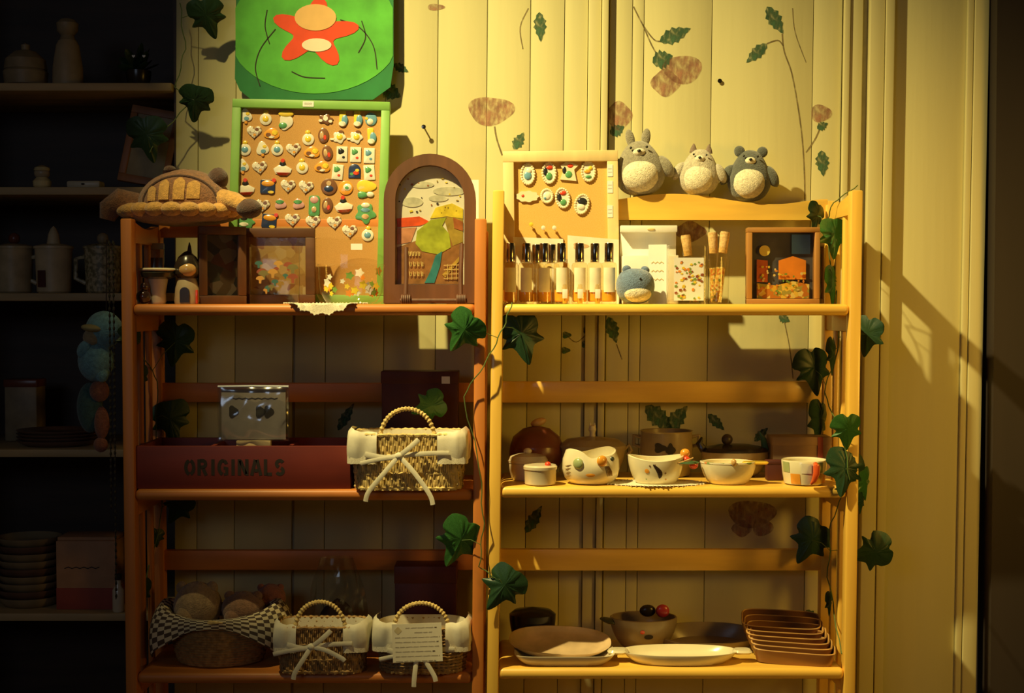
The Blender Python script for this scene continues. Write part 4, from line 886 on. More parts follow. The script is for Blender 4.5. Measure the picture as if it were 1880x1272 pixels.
# crate
crate_m = mat('dark_red_crate', (.20, .030, .018), .5, .2, 20, LX, .05)
p = on(440, 905, Z2L); Yc = p.y
t = thing('crate', 'long dark red wooden crate stencilled ORIGINALS in black', 'crate', Vector((X(445, .012), .012, Z2L+.0005)))
cw, ch, cdp = .198, .079, .17
obj('front_board', MB().box(-cw, cw, 0, .008, 0, ch, b=.001), crate_m, t); obj('back_board', MB().box(-cw, cw, cdp-.008, cdp, 0, ch, b=.001), crate_m, t)
for x in (-cw, -.075, .072, cw-.008): obj('divider' if -cw < x < cw-.01 else 'end_board', MB().box(x, x+.008, .008, cdp-.008, 0, ch-(.006 if -cw < x < cw-.01 else 0), b=.001), crate_m, t)
obj('floor_board', MB().box(-cw+.004, cw-.004, .006, cdp-.006, .001, .006), crate_m, t)
def glyph(c):
    """stencil letter: strokes in a 0..1 x 0..1 box"""
    A = lambda cx, cz, rx, rz_, a0, a1, n=10: [(cx+rx*cos(radians(a0+(a1-a0)*i/n)), cz+rz_*sin(radians(a0+(a1-a0)*i/n))) for i in range(n+1)]
    return {'O': [A(.5, .5, .38, .42, 100, 260), A(.5, .5, .38, .42, 80, -80)],
            'R': [[(.14, 0), (.14, 1)], [(.28, .92), (.5, .92)]+A(.5, .72, .26, .20, 90, -90)[1:]+[(.28, .52)], [(.52, .44), (.82, 0)]],
            'I': [[(.5, 0), (.5, 1)]],
            'G': [A(.5, .5, .38, .42, 80, -80)[0:1]+[(.5, .92)][:0]+A(.5, .5, .38, .42, 100, 262), A(.5, .5, .38, .42, 78, 30, 5), [(.56, .46), (.86, .46), (.86, .08), (.58, .08)]],
            'N': [[(.14, 0), (.14, 1)], [(.24, .92), (.76, .08)], [(.86, 0), (.86, 1)]],
            'A': [[(.06, 0), (.42, .98)], [(.94, 0), (.58, .98)], [(.34, .30), (.66, .30)]],
            'L': [[(.16, 0), (.16, 1)], [(.30, .08), (.88, .08)]],
            'S': [A(.5, .72, .32, .20, 25, 250), A(.5, .28, .32, .20, 70, -155)]}[c]
x = (337-445)*U(.01); zb = ch*.5-.015; lw_, lh = .0192, .030
for c in 'ORIGINALS':
    wd = lw_*(.42 if c == 'I' else .86 if c == 'L' else 1)
    mb = MB()
    for s_ in glyph(c): mb.stroke([(x+(q[0] if c != 'I' else .5)*wd, zb+q[1]*lh) for q in s_], .0062, -.0004, .0002)
    obj('stencil_letter', mb, ink, t, smooth=0); x += wd+(.0030 if c == 'L' else .0050)
# clear packet standing on a wooden clip in the crate
Y = .045; u = U(Y); zc = P(465, 826, Y).z
t = thing('clear_packet', 'clear plastic packet with bluish glints propped up in the crate', 'packet', Vector((X(465, Y), Y, Z2L+.0065)))
zz = zc-t.location.z
obj('clip_block', MB().box(-.032, .032, -.006, .008, 0, zz+.018, b=.001), mat('tan_block', (.60, .44, .22), .6, .1, 30, LX), t)
def film(a, b):
    x_ = -.066+.132*a; z_ = zz+.018+.100*b; return (x_, -.009-.012*sin(pi*b)**.6*sin(pi*a)**.5+.003*sin(9*b+3*a)+.002*sin(14*a+2*sin(5*b)), z_)
pf = MB().sheet(film, 36, 28); obj('film', pf, glass('crinkled_film', (.86, .90, .96), .62, .16), t, smooth=80)
obj('film', MB().sheet(lambda a, b: (-.066+.132*a, .006, zz+.016+.102*b), 2, 2), glass('crinkled_film', 0), t)
obj('seam', MB().tube([(-.066, -.004, zz+.119), (0, -.005, zz+.120), (.066, -.004, zz+.119)], .0022, 8), mat('cloudy_film', (.55, .58, .62), .2), t)
obj('insert_card', MB().box(-.060, .060, -.002, .000, zz+.02, zz+.114), mat('grey_card', (.34, .28, .23), .6), t)
mb = MB(); mb.stroke([(-.045+.006*i, zz+.097+(.001 if i % 2 else -.001)) for i in range(16)], .0014, -.0026, -.002); obj('print', mb, ink, t, smooth=0)
for x_ in (-.038, .012, .028): obj('print_shape', MB().prism([(x_+a, zz+.072+b) for a, b in blob(0, 0, .009, .011, 18, 3, .18)], -.0026, -.002), ink, t, smooth=0)
# dark red box behind the basket
Y = .185; dred = mat('dark_red_board', (.085, .016, .010), .6, .2, 20)
t = thing('storage_box', 'dark red upright box with a white price label behind the basket', 'box', Vector((X(772, Y), Y, Z2L+.0005)), rz=0)
h = P(772, 682, Y-.03).z-Z2L
obj('body', MB().box(-.074, .074, -.03, .028, 0, h-.02, b=.0015), dred, t); obj('lid', MB().box(-.0755, .0755, -.0315, .0295, h-.024, h, b=.0015), dred, t); obj('price_label', MB().box(.043, .059, -.0325, -.0312, h-.024, h-.010), white, t)

# ================================================================== LEFT UNIT, BOTTOM SHELF
wicker('small lined wicker basket with bow between gingham basket and note card', 585, -.012, Z3L, .166, .088, .092, .046, .048, straw_d, knot=(-.014, .055), tails=((-.032, -.058), (.062, -.024)))
nbk = wicker('rounded wicker basket with a handwritten note card pinned on front', 772, -.014, Z3L, .172, .092, .10, .040, .053, straw_d, True, knot=(-.006, .046), tails=((-.006, -.062), (.034, -.052)))
# note
pn = nbk.location+Vector((-.005, -.072, 0)); zc0 = P(766, 1215, pn.y).z; u = U(pn.y)
t = thing('note_card', 'cream handwritten note card hanging on the rounded wicker basket', 'note', Vector((X(766, pn.y), pn.y, zc0)), R=rot('Y', -2) @ rot('X', -2))
hw, hh = 46*u, 71*u
obj('paper', MB().box(-hw, hw, 0, .0012, 0, hh), mat('note_paper', (.84, .79, .62), .8, .04), t, smooth=0)
rr = random.Random(21)
for k in range(8):
    z = hh-(.008+.0086*k); x0, x1 = (-hw*.45, hw*.8) if k == 0 else ((-hw*.1, hw*.6) if k == 1 else (-hw*.88, hw*rr.uniform(.7, .9))); x = x0; mb = MB()
    while x < x1:
        wl = rr.uniform(.006, .014); m = max(4, int(wl/.0011)); e = min(x+wl, x1)
        mb.stroke([(x+(e-x)*i/m, z+(.0013 if i % 2 else -.0010)*rr.uniform(.3, 1.1)) for i in range(m+1)], .00055, -.0003, .0001); x = e+.0025
    obj('handwriting', mb, mat('sepia_ink', (.18, .12, .06), .8), t, smooth=0)
obj('stamp_print', MB().prism([(-hw*.76+a, hh-.012+b) for a, b in blob(0, 0, .006, .006, 18, 4, .15)], -.0003, .0001), mat('pale_stamp', (.62, .52, .30), .8), t, smooth=0)
# dark red box behind
Y = .18
t = thing('storage_box', 'plain dark red box standing on the bottom shelf behind the note', 'box', Vector((X(782, Y), Y, Z3L+.0005)))
h = P(782, 1040, Y-.03).z-Z3L; obj('body', MB().box(-.060, .060, -.03, .03, 0, h-.03, b=.0015), mat('maroon_board', (.12, .018, .012), .5, .2, 20), t); obj('lid', MB().box(-.0612, .0612, -.0312, .0312, h-.034, h, b=.0015), mat('maroon_board', 0), t)
# gingham lined basket
p = on(402, 1234, Z3L); Yb = .10
t = thing('gingham_basket', 'wide woven basket lined with brown checked gingham cloth', 'basket', Vector((X(402, Yb), Yb, Z3L+.0006)))
mb = MB(); prof = [(.078, .002), (.088, .03), (.096, .065), (.100, .086)]
def br(z): return .078+.022*(z/.086)**.8
for zi in range(18):
    z = .004+zi*.0048; n = 80; r = br(z); mb.tube([(r*(1+.012*cos(pi*i/2+zi*pi))*cos(2*pi*i/n), .80*r*(1+.012*cos(pi*i/2+zi*pi))*sin(2*pi*i/n), z) for i in range(n)], .0027, 5, closed=True)
obj('weave', mb, straw_d, t, kind='stuff'); obj('floor_panel', MB().lathe([(.078, .001), (.080, .004), (.0005, .004)], 40, sy=.8), straw_d, t)
ging = gingham('gingham', 28)
def cloth(a, b):
    """a round the rim, b from inside the bowl over the rim to the hem"""
    an = 2*pi*a; lob = (.5+.5*cos(2*(an)))**1.2; drop = .012+.070*lob
    wav = .005*sin(7*an+1)
    if b < .4: q = b/.4; r = .055+.047*q; z = .035+(.060+.022*lob)*q
    else:
        q = (b-.4)/.6; r = .102+.030*sin(pi*min(1, q*.6+.05))*(.35+lob*.75); z = .095+.022*lob+.006*sin(pi*q)-drop*1.35*q**1.2
    r += wav*b; return (r*cos(an)*1.03, r*.82*sin(an), max(.003, z))
mb = MB().sheet(cloth, 96, 14, uvs=True); mb.uv = [(u_*1.9, v_*.62) for u_, v_ in mb.uv]; obj('gingham_cloth', mb, ging, t, smooth=80)
obj('straw_tuft', MB().tube([(-.02, -.088, .088), (.0, -.092, .092), (.022, -.090, .091)], [.001, .0045, .001], 8), straw, t)
tp = dict(rough=.95, var=.25, scale=150, bump=.6, bscale=400, sheen=.3)
fm_ = mat('fawn_plush', (.36, .25, .13), **tp); fb = mat('brown_fur', (.25, .13, .07), **tp)
for nm, lb, c, rr_, m, sd in (('stuffed_ball', 'fawn stuffed toy ball heaped in the gingham basket', (362, 1112), (.046, .042, .046), fm_, 1), ('stuffed_ball', 'brown fluffy toy at the right of the gingham basket', (447, 1118), (.042, .036, .034), fb, 2), ('stuffed_ball', 'reddish brown toy at the back of the gingham basket', (497, 1098), (.030, .026, .028), mat('russet_fur', (.32, .11, .06), **tp), 4)):
    pc = P(c[0], c[1], Yb+(.0 if sd != 4 else .06)); q = thing(nm, lb, 'plush toy', pc-Vector((0, 0, rr_[2])), 'toys in the gingham basket')
    obj('body', MB().ell((0, 0, rr_[2]), rr_, 24, 16, wob=.03, seed=sd), m, q, smooth=80)
    obj('paw', MB().ell((-rr_[0]*.35, -rr_[1]*.72, rr_[2]*.62), (rr_[0]*.42, rr_[1]*.45, rr_[2]*.55), 16, 12, wob=.04, seed=sd), m, q, smooth=80)
    for s_ in (-1, 1): obj('ear', MB().ell((s_*rr_[0]*.62, 0, rr_[2]*1.75), (rr_[0]*.26, rr_[1]*.2, rr_[2]*.28), 12, 8), m, q, smooth=80)
# crumpled clear bag behind
Y = .17
t = thing('clear_bag', 'crumpled clear plastic bag standing behind the small wicker basket', 'bag', Vector((X(618, Y), Y, Z3L+.0005)))
rr = random.Random(2)
def bag(a, b):
    an = 2*pi*a; r = .055*(1-.45*b**3)*(1+.10*sin(5*an+4*b)+.06*sin(9*an-7*b)); return (r*cos(an), r*.55*sin(an), .185*b)
obj('film', MB().sheet(bag, 40, 16), glass('bag_film', (.90, .90, .88), .85, .12), t, smooth=0)
obj('contents', MB().ell((0, 0, .05), (.036, .02, .049), 18, 12, wob=.08, seed=6), mat('dark_contents', (.09, .05, .03), .8), t)

# ================================================================== RIGHT UNIT, MIDDLE SHELF
def bowlprof(r, h, th=.004, foot=.55, bulge=.0):
    o = [(r*foot*.96, 0), (r*foot, .001)]; i = []
    for k in range(1, 9): q = k/8; rr_ = r*(foot+(1-foot)*sin(q*pi/2)**.8)+bulge*sin(pi*q); o.append((rr_, h*q))
    o.append((o[-1][0]-th*.5, h+th*.3))
    for k in range(8, 0, -1): q = k/8; rr_ = r*(foot+(1-foot)*sin(q*pi/2)**.8)+bulge*sin(pi*q)-th; i.append((rr_, max(th, h*q)))
    return o+i+[(.0004, th)]
def surf(prof, z):
    for (a, b), (c, d) in zip(prof, prof[1:]):
        if b <= z <= d and d > b: return a+(c-a)*(z-b)/(d-b)
    return prof[0][0]
def decal(t, prof, a, z, out, m, name='painted_mark', sx=1, sy=1, lift=.0005):
    """flat painted mark wrapped on the outside of a bowl; out in metres"""
    c = []
    for x, dz in out: zz_ = min(max(z+dz, .0015), 9); r = surf(prof, zz_)+lift; aa = a+x/max(r, .01); c.append((r*cos(aa)*sx, r*sin(aa)*sy, zz_))
    ctr = (sum(q[0] for q in c)/len(c), sum(q[1] for q in c)/len(c), sum(q[2] for q in c)/len(c)); rc = surf(prof, z)+lift*2; ctr = (rc*cos(a)*sx, rc*sin(a)*sy, z)
    mb = MB(); n = len(c); mb.add([ctr]+c, [(0, 1+i, 1+(i+1) % n) for i in range(n)]); obj(name, mb, m, t, smooth=80)
def bs(px, Y, Z): return Vector((X(px, Y), Y, Z+.0005))
dimw = mat('ivory_ceramic', (.72, .62, .42), .25, .08, 20, coat=.4); FR = -pi/2
# lidded tin
t = thing('lidded_pot', 'small white lidded pot with a red berry at the left of the shelf', 'pot', bs(992, .036, Z2R))
obj('body', MB().lathe([(.026, 0), (.029, .002), (.030, .028), (.031, .030)], 36), dimw, t); l = obj('lid', MB().lathe([(.0315, .029), (.0318, .034), (.029, .037), (.0004, .039)], 36), dimw, t); obj('berry', MB().ell((.014, -.016, .039), (.006, .006, .0055), 14, 10), CM['r'], l)
t = thing('butter_dish', 'dim lidded oval dish behind the small white lidded pot', 'dish', bs(969, .106, Z2R))
obj('body', MB().lathe(bowlprof(.037, .032, .004, .8), 36, sy=.8), dimw, t); l = obj('lid', MB().lathe([(.038, .033), (.039, .038), (.034, .046), (.018, .050), (.0004, .051)], 36, sy=.8), dimw, t)
obj('knob', MB().ell((0, 0, .055), (.008, .007, .006), 14, 10), dimw, l)
# patterned bowl with wavy rim
t = thing('patterned_bowl', 'cream wavy rimmed bowl with green and orange dots and whisker lines', 'bowl', bs(1085, .055, Z2R))
pr = [(.030, 0), (.040, .002), (.050, .012), (.054, .028), (.053, .045), (.047, .060), (.044, .061), (.046, .056), (.049, .042), (.050, .028), (.045, .012), (.0004, .006)]
def wavy(a, r, z):
    q = max(0, (z-.035)/.026); return q*(.006*cos(2*(a-FR+1.0))-.008*math.exp(-((a-FR-2*pi*round((a-FR)/(2*pi)))/.30)**2))
obj('body', MB().dish(pr, 1, .86, 2, 64, fn=wavy), cream, t)
gd = mat('sage_glaze', (.36, .44, .20), .25, .1, coat=.5); og = mat('orange_glaze', (.85, .36, .04), .25, .1, coat=.5)
for a, z, m in ((-.50, .041, gd), (.36, .046, og)):
    r = surf(pr, z); obj('boss', MB().ell((r*cos(FR+a), r*.86*sin(FR+a), z), (.0105, .006, .0105), 18, 12, R=rot('Z', math.degrees(a))), m, t)
obj('bead', MB().ell((.050*cos(FR+.85), .050*.86*sin(FR+.85), .048), (.005, .004, .005), 12, 8), mat('dark_green_glaze', 0), t)
decal(t, pr, FR-.06, .020, [(q*.9, w_*.6) for q, w_ in circ(0, 0, .010, .005, 14)], og, sy=.86, lift=.0014)
for k in range(5):
    decal(t, pr, FR+.52+k*.055, .026, [(-.0035-.001*k, .010), (-.0026-.001*k, .0105), (.0045, -.009), (.0036, -.0095)], mat('brown_glaze', (.22, .12, .04), .4), sy=.86, lift=.0012)
    if k < 4: decal(t, pr, FR-1.0+k*.02, .018+k*.006, [(-.009, -.0015), (-.009, -.0008), (.009, .0025), (.009, .0018)], mat('brown_glaze', 0), sy=.86, lift=.0012)
# bowl with green leaf handle
t = thing('leaf_handle_bowl', 'cream bowl with dark crescent mark and green leaf handle', 'bowl', bs(1205, .055, Z2R+.001)); pr = bowlprof(.053, .048, .004, .70)
obj('body', MB().dish(pr, 1, .85, 2, 56, fn=lambda a, r, z: .004*max(0, z/.048)*cos(2*a)), cream, t)
for k in range(9):
    q0, q1 = k/9, (k+1)/9; cc = lambda q: (-.004+.013*sin(pi*q*.62), .015-.027*q); w0, w1 = .0045*sin(pi*q0)**.6+.0006, .0045*sin(pi*q1)**.6+.0006
    (xa, za), (xb, zb_) = cc(q0), cc(q1); decal(t, pr, FR-.10+(xa+xb)/2/.05, .024+(za+zb_)/2, [((xa-xb)/2-w0, (za-zb_)/2), ((xa-xb)/2+w0, (za-zb_)/2), ((xb-xa)/2+w1, (zb_-za)/2), ((xb-xa)/2-w1, (zb_-za)/2)], mat('brown_black_glaze', (.05, .03, .02), .4), sy=.85, lift=.0012)
for a, z, r_, m in ((-.42, .026, .0045, og), (.28, .022, .002, mat('brown_glaze', 0)), (-.30, .036, .0018, mat('brown_glaze', 0)), (-.12, .038, .0015, mat('brown_glaze', 0)), (-.5, .010, .0015, gd), (.34, .010, .0015, og)): decal(t, pr, FR+a, z, circ(0, 0, r_, r_, 10), m, sy=.85, lift=.0012)
lf = obj('leaf_handle', MB().ell((.058, -.022, .040), (.022, .013, .0035), 20, 8, R=rot('Z', 10)), mat('green_glaze', (.06, .16, .07), .25, coat=.5), t)
obj('fruit', MB().ell((.054, -.006, .056), (.0095, .0085, .0085), 14, 10), og, t); obj('fruit', MB().ell((.056, -.014, .045), (.007, .006, .006), 14, 10), CM['r'], t); obj('twig', MB().tube([(.032, -.030, .038), (.048, -.032, .043), (.066, -.034, .050)], .0014, 6), mat('tan_glaze', 0), t)
obj('fruit', MB().ell((.070, -.006, .034), (.009, .008, .008), 14, 10), CM['r'], t)
# bowl with a yellow handle
t = thing('handled_bowl', 'pale yellow oval bowl with a coloured rim and yellow tab handle', 'bowl', bs(1338, .050, Z2R+.0006)); pr = bowlprof(.052, .040, .004, .66)
obj('body', MB().dish(pr, 1, .80, 2, 52), cream, t)
obj('rim_band', MB().dish([(.0515, .0375), (.0528, .039), (.0525, .0415), (.050, .0418)], 1, .80, 2, 52), mosaic('rim_patches', [(.75, .68, .50), (.70, .25, .08), (.25, .36, .12), (.80, .74, .55), (.70, .50, .12)], 70, .3), t)
obj('tab_handle', MB().dish([(.0004, .0365), (.016, .0365), (.018, .039), (.016, .0415), (.0004, .042)], 1.4, .75, 2.4, 28), mat('yellow_glaze', (.84, .56, .06), .25, coat=.5), t).location = (.050, -.006, 0)
obj('knob', MB().ell((.004, -.042, .043), (.005, .005, .007), 12, 8), mat('tan_glaze', 0), t)
# chequered cup
t = thing('chequered_cup', 'small white and orange chequered cup with red chilli handle', 'cup', bs(1478, .045, Z2R)); pr = [(.031, 0), (.037, .002), (.0405, .020), (.0425, .044), (.0415, .046), (.0385, .043), (.037, .02), (.034, .005), (.0004, .004)]
obj('body', MB().lathe(pr, 48), cream, t)
sq = lambda w_, h: [(-w_, -h), (-w_*.33, -h), (w_*.33, -h), (w_, -h), (w_, 0), (w_, h), (w_*.33, h), (-w_*.33, h), (-w_, h), (-w_, 0)]
for a, z, m in ((-.62, .013, og), (-1.12, .034, gd), (.52, .034, gd), (1.0, .013, og), (-.10, .033, mat('white_glaze', (.84, .80, .66), .25)), (.55, .013, mat('amber_glaze', (.70, .42, .06), .3))): decal(t, pr, FR+a, z, sq(.0095, .0095), m, 'painted_square', lift=.0008)
obj('handle', MB().tube([(.012, -.041, .042), (.0125, -.050, .038), (.012, -.052, .026), (.0085, -.049, .012), (.004, -.044, .005)], [.004, .0065, .0062, .005, .0025], 12), mat('chilli_glaze', (.70, .10, .02), .2, coat=.6), t)
# dim row behind, its shade mixed into the ceramic base colour
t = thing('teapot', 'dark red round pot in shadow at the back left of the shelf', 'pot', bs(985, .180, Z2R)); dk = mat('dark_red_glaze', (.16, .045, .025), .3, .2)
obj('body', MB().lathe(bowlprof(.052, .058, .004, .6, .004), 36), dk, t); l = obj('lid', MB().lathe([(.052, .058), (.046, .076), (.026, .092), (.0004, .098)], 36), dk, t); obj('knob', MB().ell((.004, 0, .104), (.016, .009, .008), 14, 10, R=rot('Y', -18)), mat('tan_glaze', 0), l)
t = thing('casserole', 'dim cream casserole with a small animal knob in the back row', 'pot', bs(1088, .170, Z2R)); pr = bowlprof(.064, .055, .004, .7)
obj('body', MB().lathe(pr, 40, sy=.72), mat('shade_toned_ceramic', (.30, .22, .12), .3), t); l = obj('lid', MB().lathe([(.066, .055), (.066, .060), (.050, .072), (.0004, .078)], 40, sy=.72), mat('shade_toned_ceramic', 0), t); obj('knob', MB().lathe([(.006, .076), (.005, .084), (.008, .090), (.006, .098), (.0005, .100)], 16), dimw, l)
for s_ in (-1, 1): obj('knob_ear', MB().lathe([(.003, 0), (.0004, .007)], 8, c=(s_*.004, 0, .097)), dimw, l)
obj('loop_handle', MB().tube([(.062, 0, .052), (.072, 0, .060), (.076, 0, .050), (.068, 0, .040)], .004, 8), mat('shade_toned_ceramic', 0), t)
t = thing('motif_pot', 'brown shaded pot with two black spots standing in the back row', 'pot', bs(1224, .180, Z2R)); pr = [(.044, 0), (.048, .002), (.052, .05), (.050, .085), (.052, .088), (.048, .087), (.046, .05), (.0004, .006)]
obj('body', MB().lathe(pr, 40), mat('shade_toned_ceramic', 0), t)
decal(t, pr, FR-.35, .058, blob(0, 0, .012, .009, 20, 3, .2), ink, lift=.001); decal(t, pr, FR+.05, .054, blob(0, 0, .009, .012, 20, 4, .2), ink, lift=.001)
for s_ in (-1, 1): obj('loop_handle', MB().tube([(s_*.050, 0, .075), (s_*.064, 0, .078), (s_*.064, 0, .060), (s_*.050, 0, .056)], .004, 8), mat('shade_toned_ceramic', 0), t)
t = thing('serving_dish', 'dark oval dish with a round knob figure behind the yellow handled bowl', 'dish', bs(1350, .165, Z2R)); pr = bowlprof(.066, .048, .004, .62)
obj('body', MB().dish(pr, 1, .7, 2, 44), mat('shade_toned_ceramic', 0), t); obj('lid', MB().dish([(.066, .049), (.060, .056), (.030, .062), (.0004, .063)], 1, .7, 2, 44), mat('dark_glaze', 0), t)
obj('tail_fin', MB().tube([(-.060, 0, .050), (-.070, 0, .064), (-.064, 0, .076)], [.008, .007, .002], 10), mat('dark_glaze', 0), t); obj('tail_fin', MB().tube([(.060, 0, .050), (.056, 0, .072), (.048, 0, .086)], [.007, .006, .001], 10), mat('green_glaze', 0), t); obj('knob', MB().ell((-.016, -.006, .072), (.011, .010, .011), 14, 10), mat('brown_black_glaze', 0), t)
t = thing('carton', 'low tan cardboard carton in the back right corner of the shelf', 'box', bs(1468, .155, Z2R)); cb = mat('cardboard', (.32, .20, .10), .8, .1, 30)
obj('body', MB().box(-.056, .056, -.03, .03, 0, .078, b=.001), cb, t); obj('lid', MB().box(-.0575, .0575, -.0315, .0315, .064, .080, b=.001), cb, t); obj('tape', MB().box(.030, .040, -.0325, -.030, 0, .080), mat('red_tape', (.30, .05, .03), .5), t)
t = thing('storage_tin', 'small dark red tin between yellow handled bowl and chequered cup', 'tin', bs(1422, .105, Z2R)); obj('body', MB().box(-.015, .015, -.012, .012, 0, .034, b=.002), dred, t); obj('lid', MB().box(-.016, .016, -.013, .013, .030, .038, b=.002), dred, t)
doily('folded lace doily under the leaf handled bowl on the middle shelf', 1208, Z2R, .092, .048, .30, .050, 2)

# ================================================================== RIGHT UNIT, BOTTOM SHELF
def tray(name, label, px, Y, Z, sx, sy, h, pw, m, handles=0, tilt=(0, 0), rz_=0):
    t = thing(name, label, 'dish', Vector((X(px, Y), Y, Z+.0006)), R=rot('Z', rz_) @ rot('X', tilt[0]) @ rot('Y', tilt[1]))
    pr = [(.62, 0), (.80, .0006), (.92, h*.5), (1.0, h*.96), (1.0, h), (.965, h), (.88, h*.55), (.76, .005), (.0004, .005)]
    obj('body', MB().dish(pr, sx, sy, pw, 64), m, t, smooth=50)
    for k in range(handles):
        s_ = (1, -1)[k]; obj('handle', MB().dish([(.0004, h*.72), (.010, h*.72), (.0125, h*.9), (.010, h*1.1), (.0004, h*1.12)], 1.5, 1.3, 3, 24), m, t).location = (s_*(sx+.010), 0, 0)
    return t
tray('rectangular_tray', 'shallow cream rectangular tray at the front left of the bottom shelf', 1036, .062, Z3R, .094, .056, .020, 6, dimw, 1)
tray('oval_platter', 'brown glazed oval platter lying tilted on the rectangular tray', 1028, .098, Z3R+.016, .098, .055, .016, 2.4, mat('brown_cream_ceramic', (.58, .42, .24), .3, .3, 18, coat=.4), 0, (16, 2), 0)
tray('oval_platter', 'long cream oval platter with tab handles at the front of shelf', 1250, .055, Z3R, .108, .048, .021, 2.3, cream, 2)
tray('oval_platter', 'dim oval platter stacked at the back behind the long platter', 1300, .165, Z3R+.0005, .10, .050, .030, 2.2, mat('shade_toned_ceramic', 0), 0, (12, 0))
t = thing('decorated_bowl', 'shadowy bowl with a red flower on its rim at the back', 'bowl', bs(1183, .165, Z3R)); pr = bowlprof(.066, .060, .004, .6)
obj('body', MB().dish(pr, 1, .75, 2, 44), mat('shade_toned_ceramic', 0), t); obj('rim_flower', MB().ell((.036, -.012, .074), (.0135, .006, .013), 18, 12), mat('crimson_glaze', (.50, .04, .05), .3, coat=.4), t); obj('rim_bud', MB().ell((.008, 0, .072), (.016, .008, .012), 16, 10), mat('dark_glaze', 0), t); obj('rim_leaf', MB().ell((-.066, -.012, .054), (.022, .012, .006), 14, 8, R=rot('Y', 15)), mat('dark_green_glaze', 0), t)
decal(t, pr, FR-.1, .040, circ(0, 0, .0045, .004, 12), CM['r'], sy=.75, lift=.001); decal(t, pr, FR+.1, .03, circ(0, 0, .009, .005, 12), ink, sy=.75, lift=.001)
t = thing('dark_dish', 'black rounded dish in the back left corner of the bottom shelf', 'dish', bs(978, .182, Z3R)); obj('body', MB().dish(bowlprof(.046, .062, .004, .7), 1, .8, 2, 36), black, t); obj('lid', MB().dish([(.046, .062), (.036, .070), (.0004, .076)], 1, .8, 2, 36), black, t)
wd_m = mat('brown_tray_wood', (.26, .11, .03), .35, .3, 30, LX, .05, coat=.4); prev = None
for k in range(6):
    lb = ['lowest and largest long wooden dish at the front of the stack', 'second wooden dish from the front of the fanned stack', 'third wooden dish from the front of the fanned stack', 'fourth wooden dish from the front of the fanned stack', 'fifth wooden dish from the front of the fanned stack', 'hindmost wooden dish of the fanned stack'][k]
    loc = Vector((X(1462-2*k, .05), .052+.017*k, Z3R+.0030+.0075*k)); R_ = (rot('Z', -13+1.0*k) @ rot('Y', 1.5) @ rot('X', 8+3*k))
    if prev is None:
        t = prev = thing('wooden_dish', lb, 'dish', loc, 'long wooden dishes stacked on the bottom shelf', R=R_); hh = .026
        obj('body', MB().dish([(.80, 0), (.92, .001), (1.0, hh*.9), (1.0, hh), (.955, hh), (.90, .006), (.0004, .005)], .076, .030, 5, 48), wd_m, t, smooth=40)
        obj('rim', MB().dish([(.957, hh), (.975, hh+.0016), (1.0, hh)], .076, .030, 5, 48), mat('pale_rim_wood', (.60, .34, .10), .4), t)
    else: dup(prev, loc, lb, R_.to_euler())

# ================================================================== CABINET CONTENTS
def cb_(px, Y, i): return Vector((X(px, Y), Y, CZ[i]+.0005))
dm = mat('muted_glaze', (.30, .23, .13), .5, .2)  # muted brown base colour for cabinet ware
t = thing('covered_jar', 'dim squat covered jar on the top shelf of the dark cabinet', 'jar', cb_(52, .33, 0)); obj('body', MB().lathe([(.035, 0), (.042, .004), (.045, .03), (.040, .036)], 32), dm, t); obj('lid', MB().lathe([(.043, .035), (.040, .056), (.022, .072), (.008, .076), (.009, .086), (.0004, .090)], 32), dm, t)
t = thing('figure_vase', 'tall pale bottle vase with narrow neck in the dark cabinet', 'vase', cb_(129, .33, 0)); obj('body', MB().lathe([(.028, 0), (.031, .004), (.030, .04), (.023, .085), (.018, .095)], 32), mat('muted_cream', (.42, .32, .18), .5), t); obj('neck', MB().lathe([(.017, .093), (.013, .105), (.021, .115), (.022, .130), (.014, .138), (.0004, .139)], 32), dm, t)
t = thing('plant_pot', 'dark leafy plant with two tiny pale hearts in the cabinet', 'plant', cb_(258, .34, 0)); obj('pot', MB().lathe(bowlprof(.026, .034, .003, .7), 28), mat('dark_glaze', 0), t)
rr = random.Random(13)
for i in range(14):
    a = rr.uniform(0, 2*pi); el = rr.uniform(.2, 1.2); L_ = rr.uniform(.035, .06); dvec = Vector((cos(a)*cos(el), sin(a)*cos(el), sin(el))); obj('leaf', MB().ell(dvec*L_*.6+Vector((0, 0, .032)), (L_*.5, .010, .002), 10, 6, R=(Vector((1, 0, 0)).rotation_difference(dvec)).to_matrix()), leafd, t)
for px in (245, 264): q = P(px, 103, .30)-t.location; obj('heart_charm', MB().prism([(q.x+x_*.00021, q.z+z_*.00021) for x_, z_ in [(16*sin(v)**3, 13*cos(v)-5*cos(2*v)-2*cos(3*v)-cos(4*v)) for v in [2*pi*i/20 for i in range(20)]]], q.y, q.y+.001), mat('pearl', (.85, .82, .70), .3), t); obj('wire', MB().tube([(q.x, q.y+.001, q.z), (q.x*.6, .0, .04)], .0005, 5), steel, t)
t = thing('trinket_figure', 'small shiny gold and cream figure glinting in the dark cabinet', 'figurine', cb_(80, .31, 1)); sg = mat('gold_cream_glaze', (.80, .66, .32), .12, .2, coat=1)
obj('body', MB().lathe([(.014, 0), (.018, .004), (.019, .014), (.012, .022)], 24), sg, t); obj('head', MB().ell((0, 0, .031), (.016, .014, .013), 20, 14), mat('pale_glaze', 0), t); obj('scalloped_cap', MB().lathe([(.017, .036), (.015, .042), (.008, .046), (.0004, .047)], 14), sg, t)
t = thing('phone_case', 'small pale rounded rectangular case lying on the cabinet shelf', 'case', cb_(160, .31, 1)); obj('body', MB().box(-.034, .034, -.02, .02, 0, .014, b=.004), mat('dull_white', (.62, .55, .38), .35), t); obj('button', MB().ell((.0, -.0205, .007), (.004, .001, .002), 10, 6), ink, t)
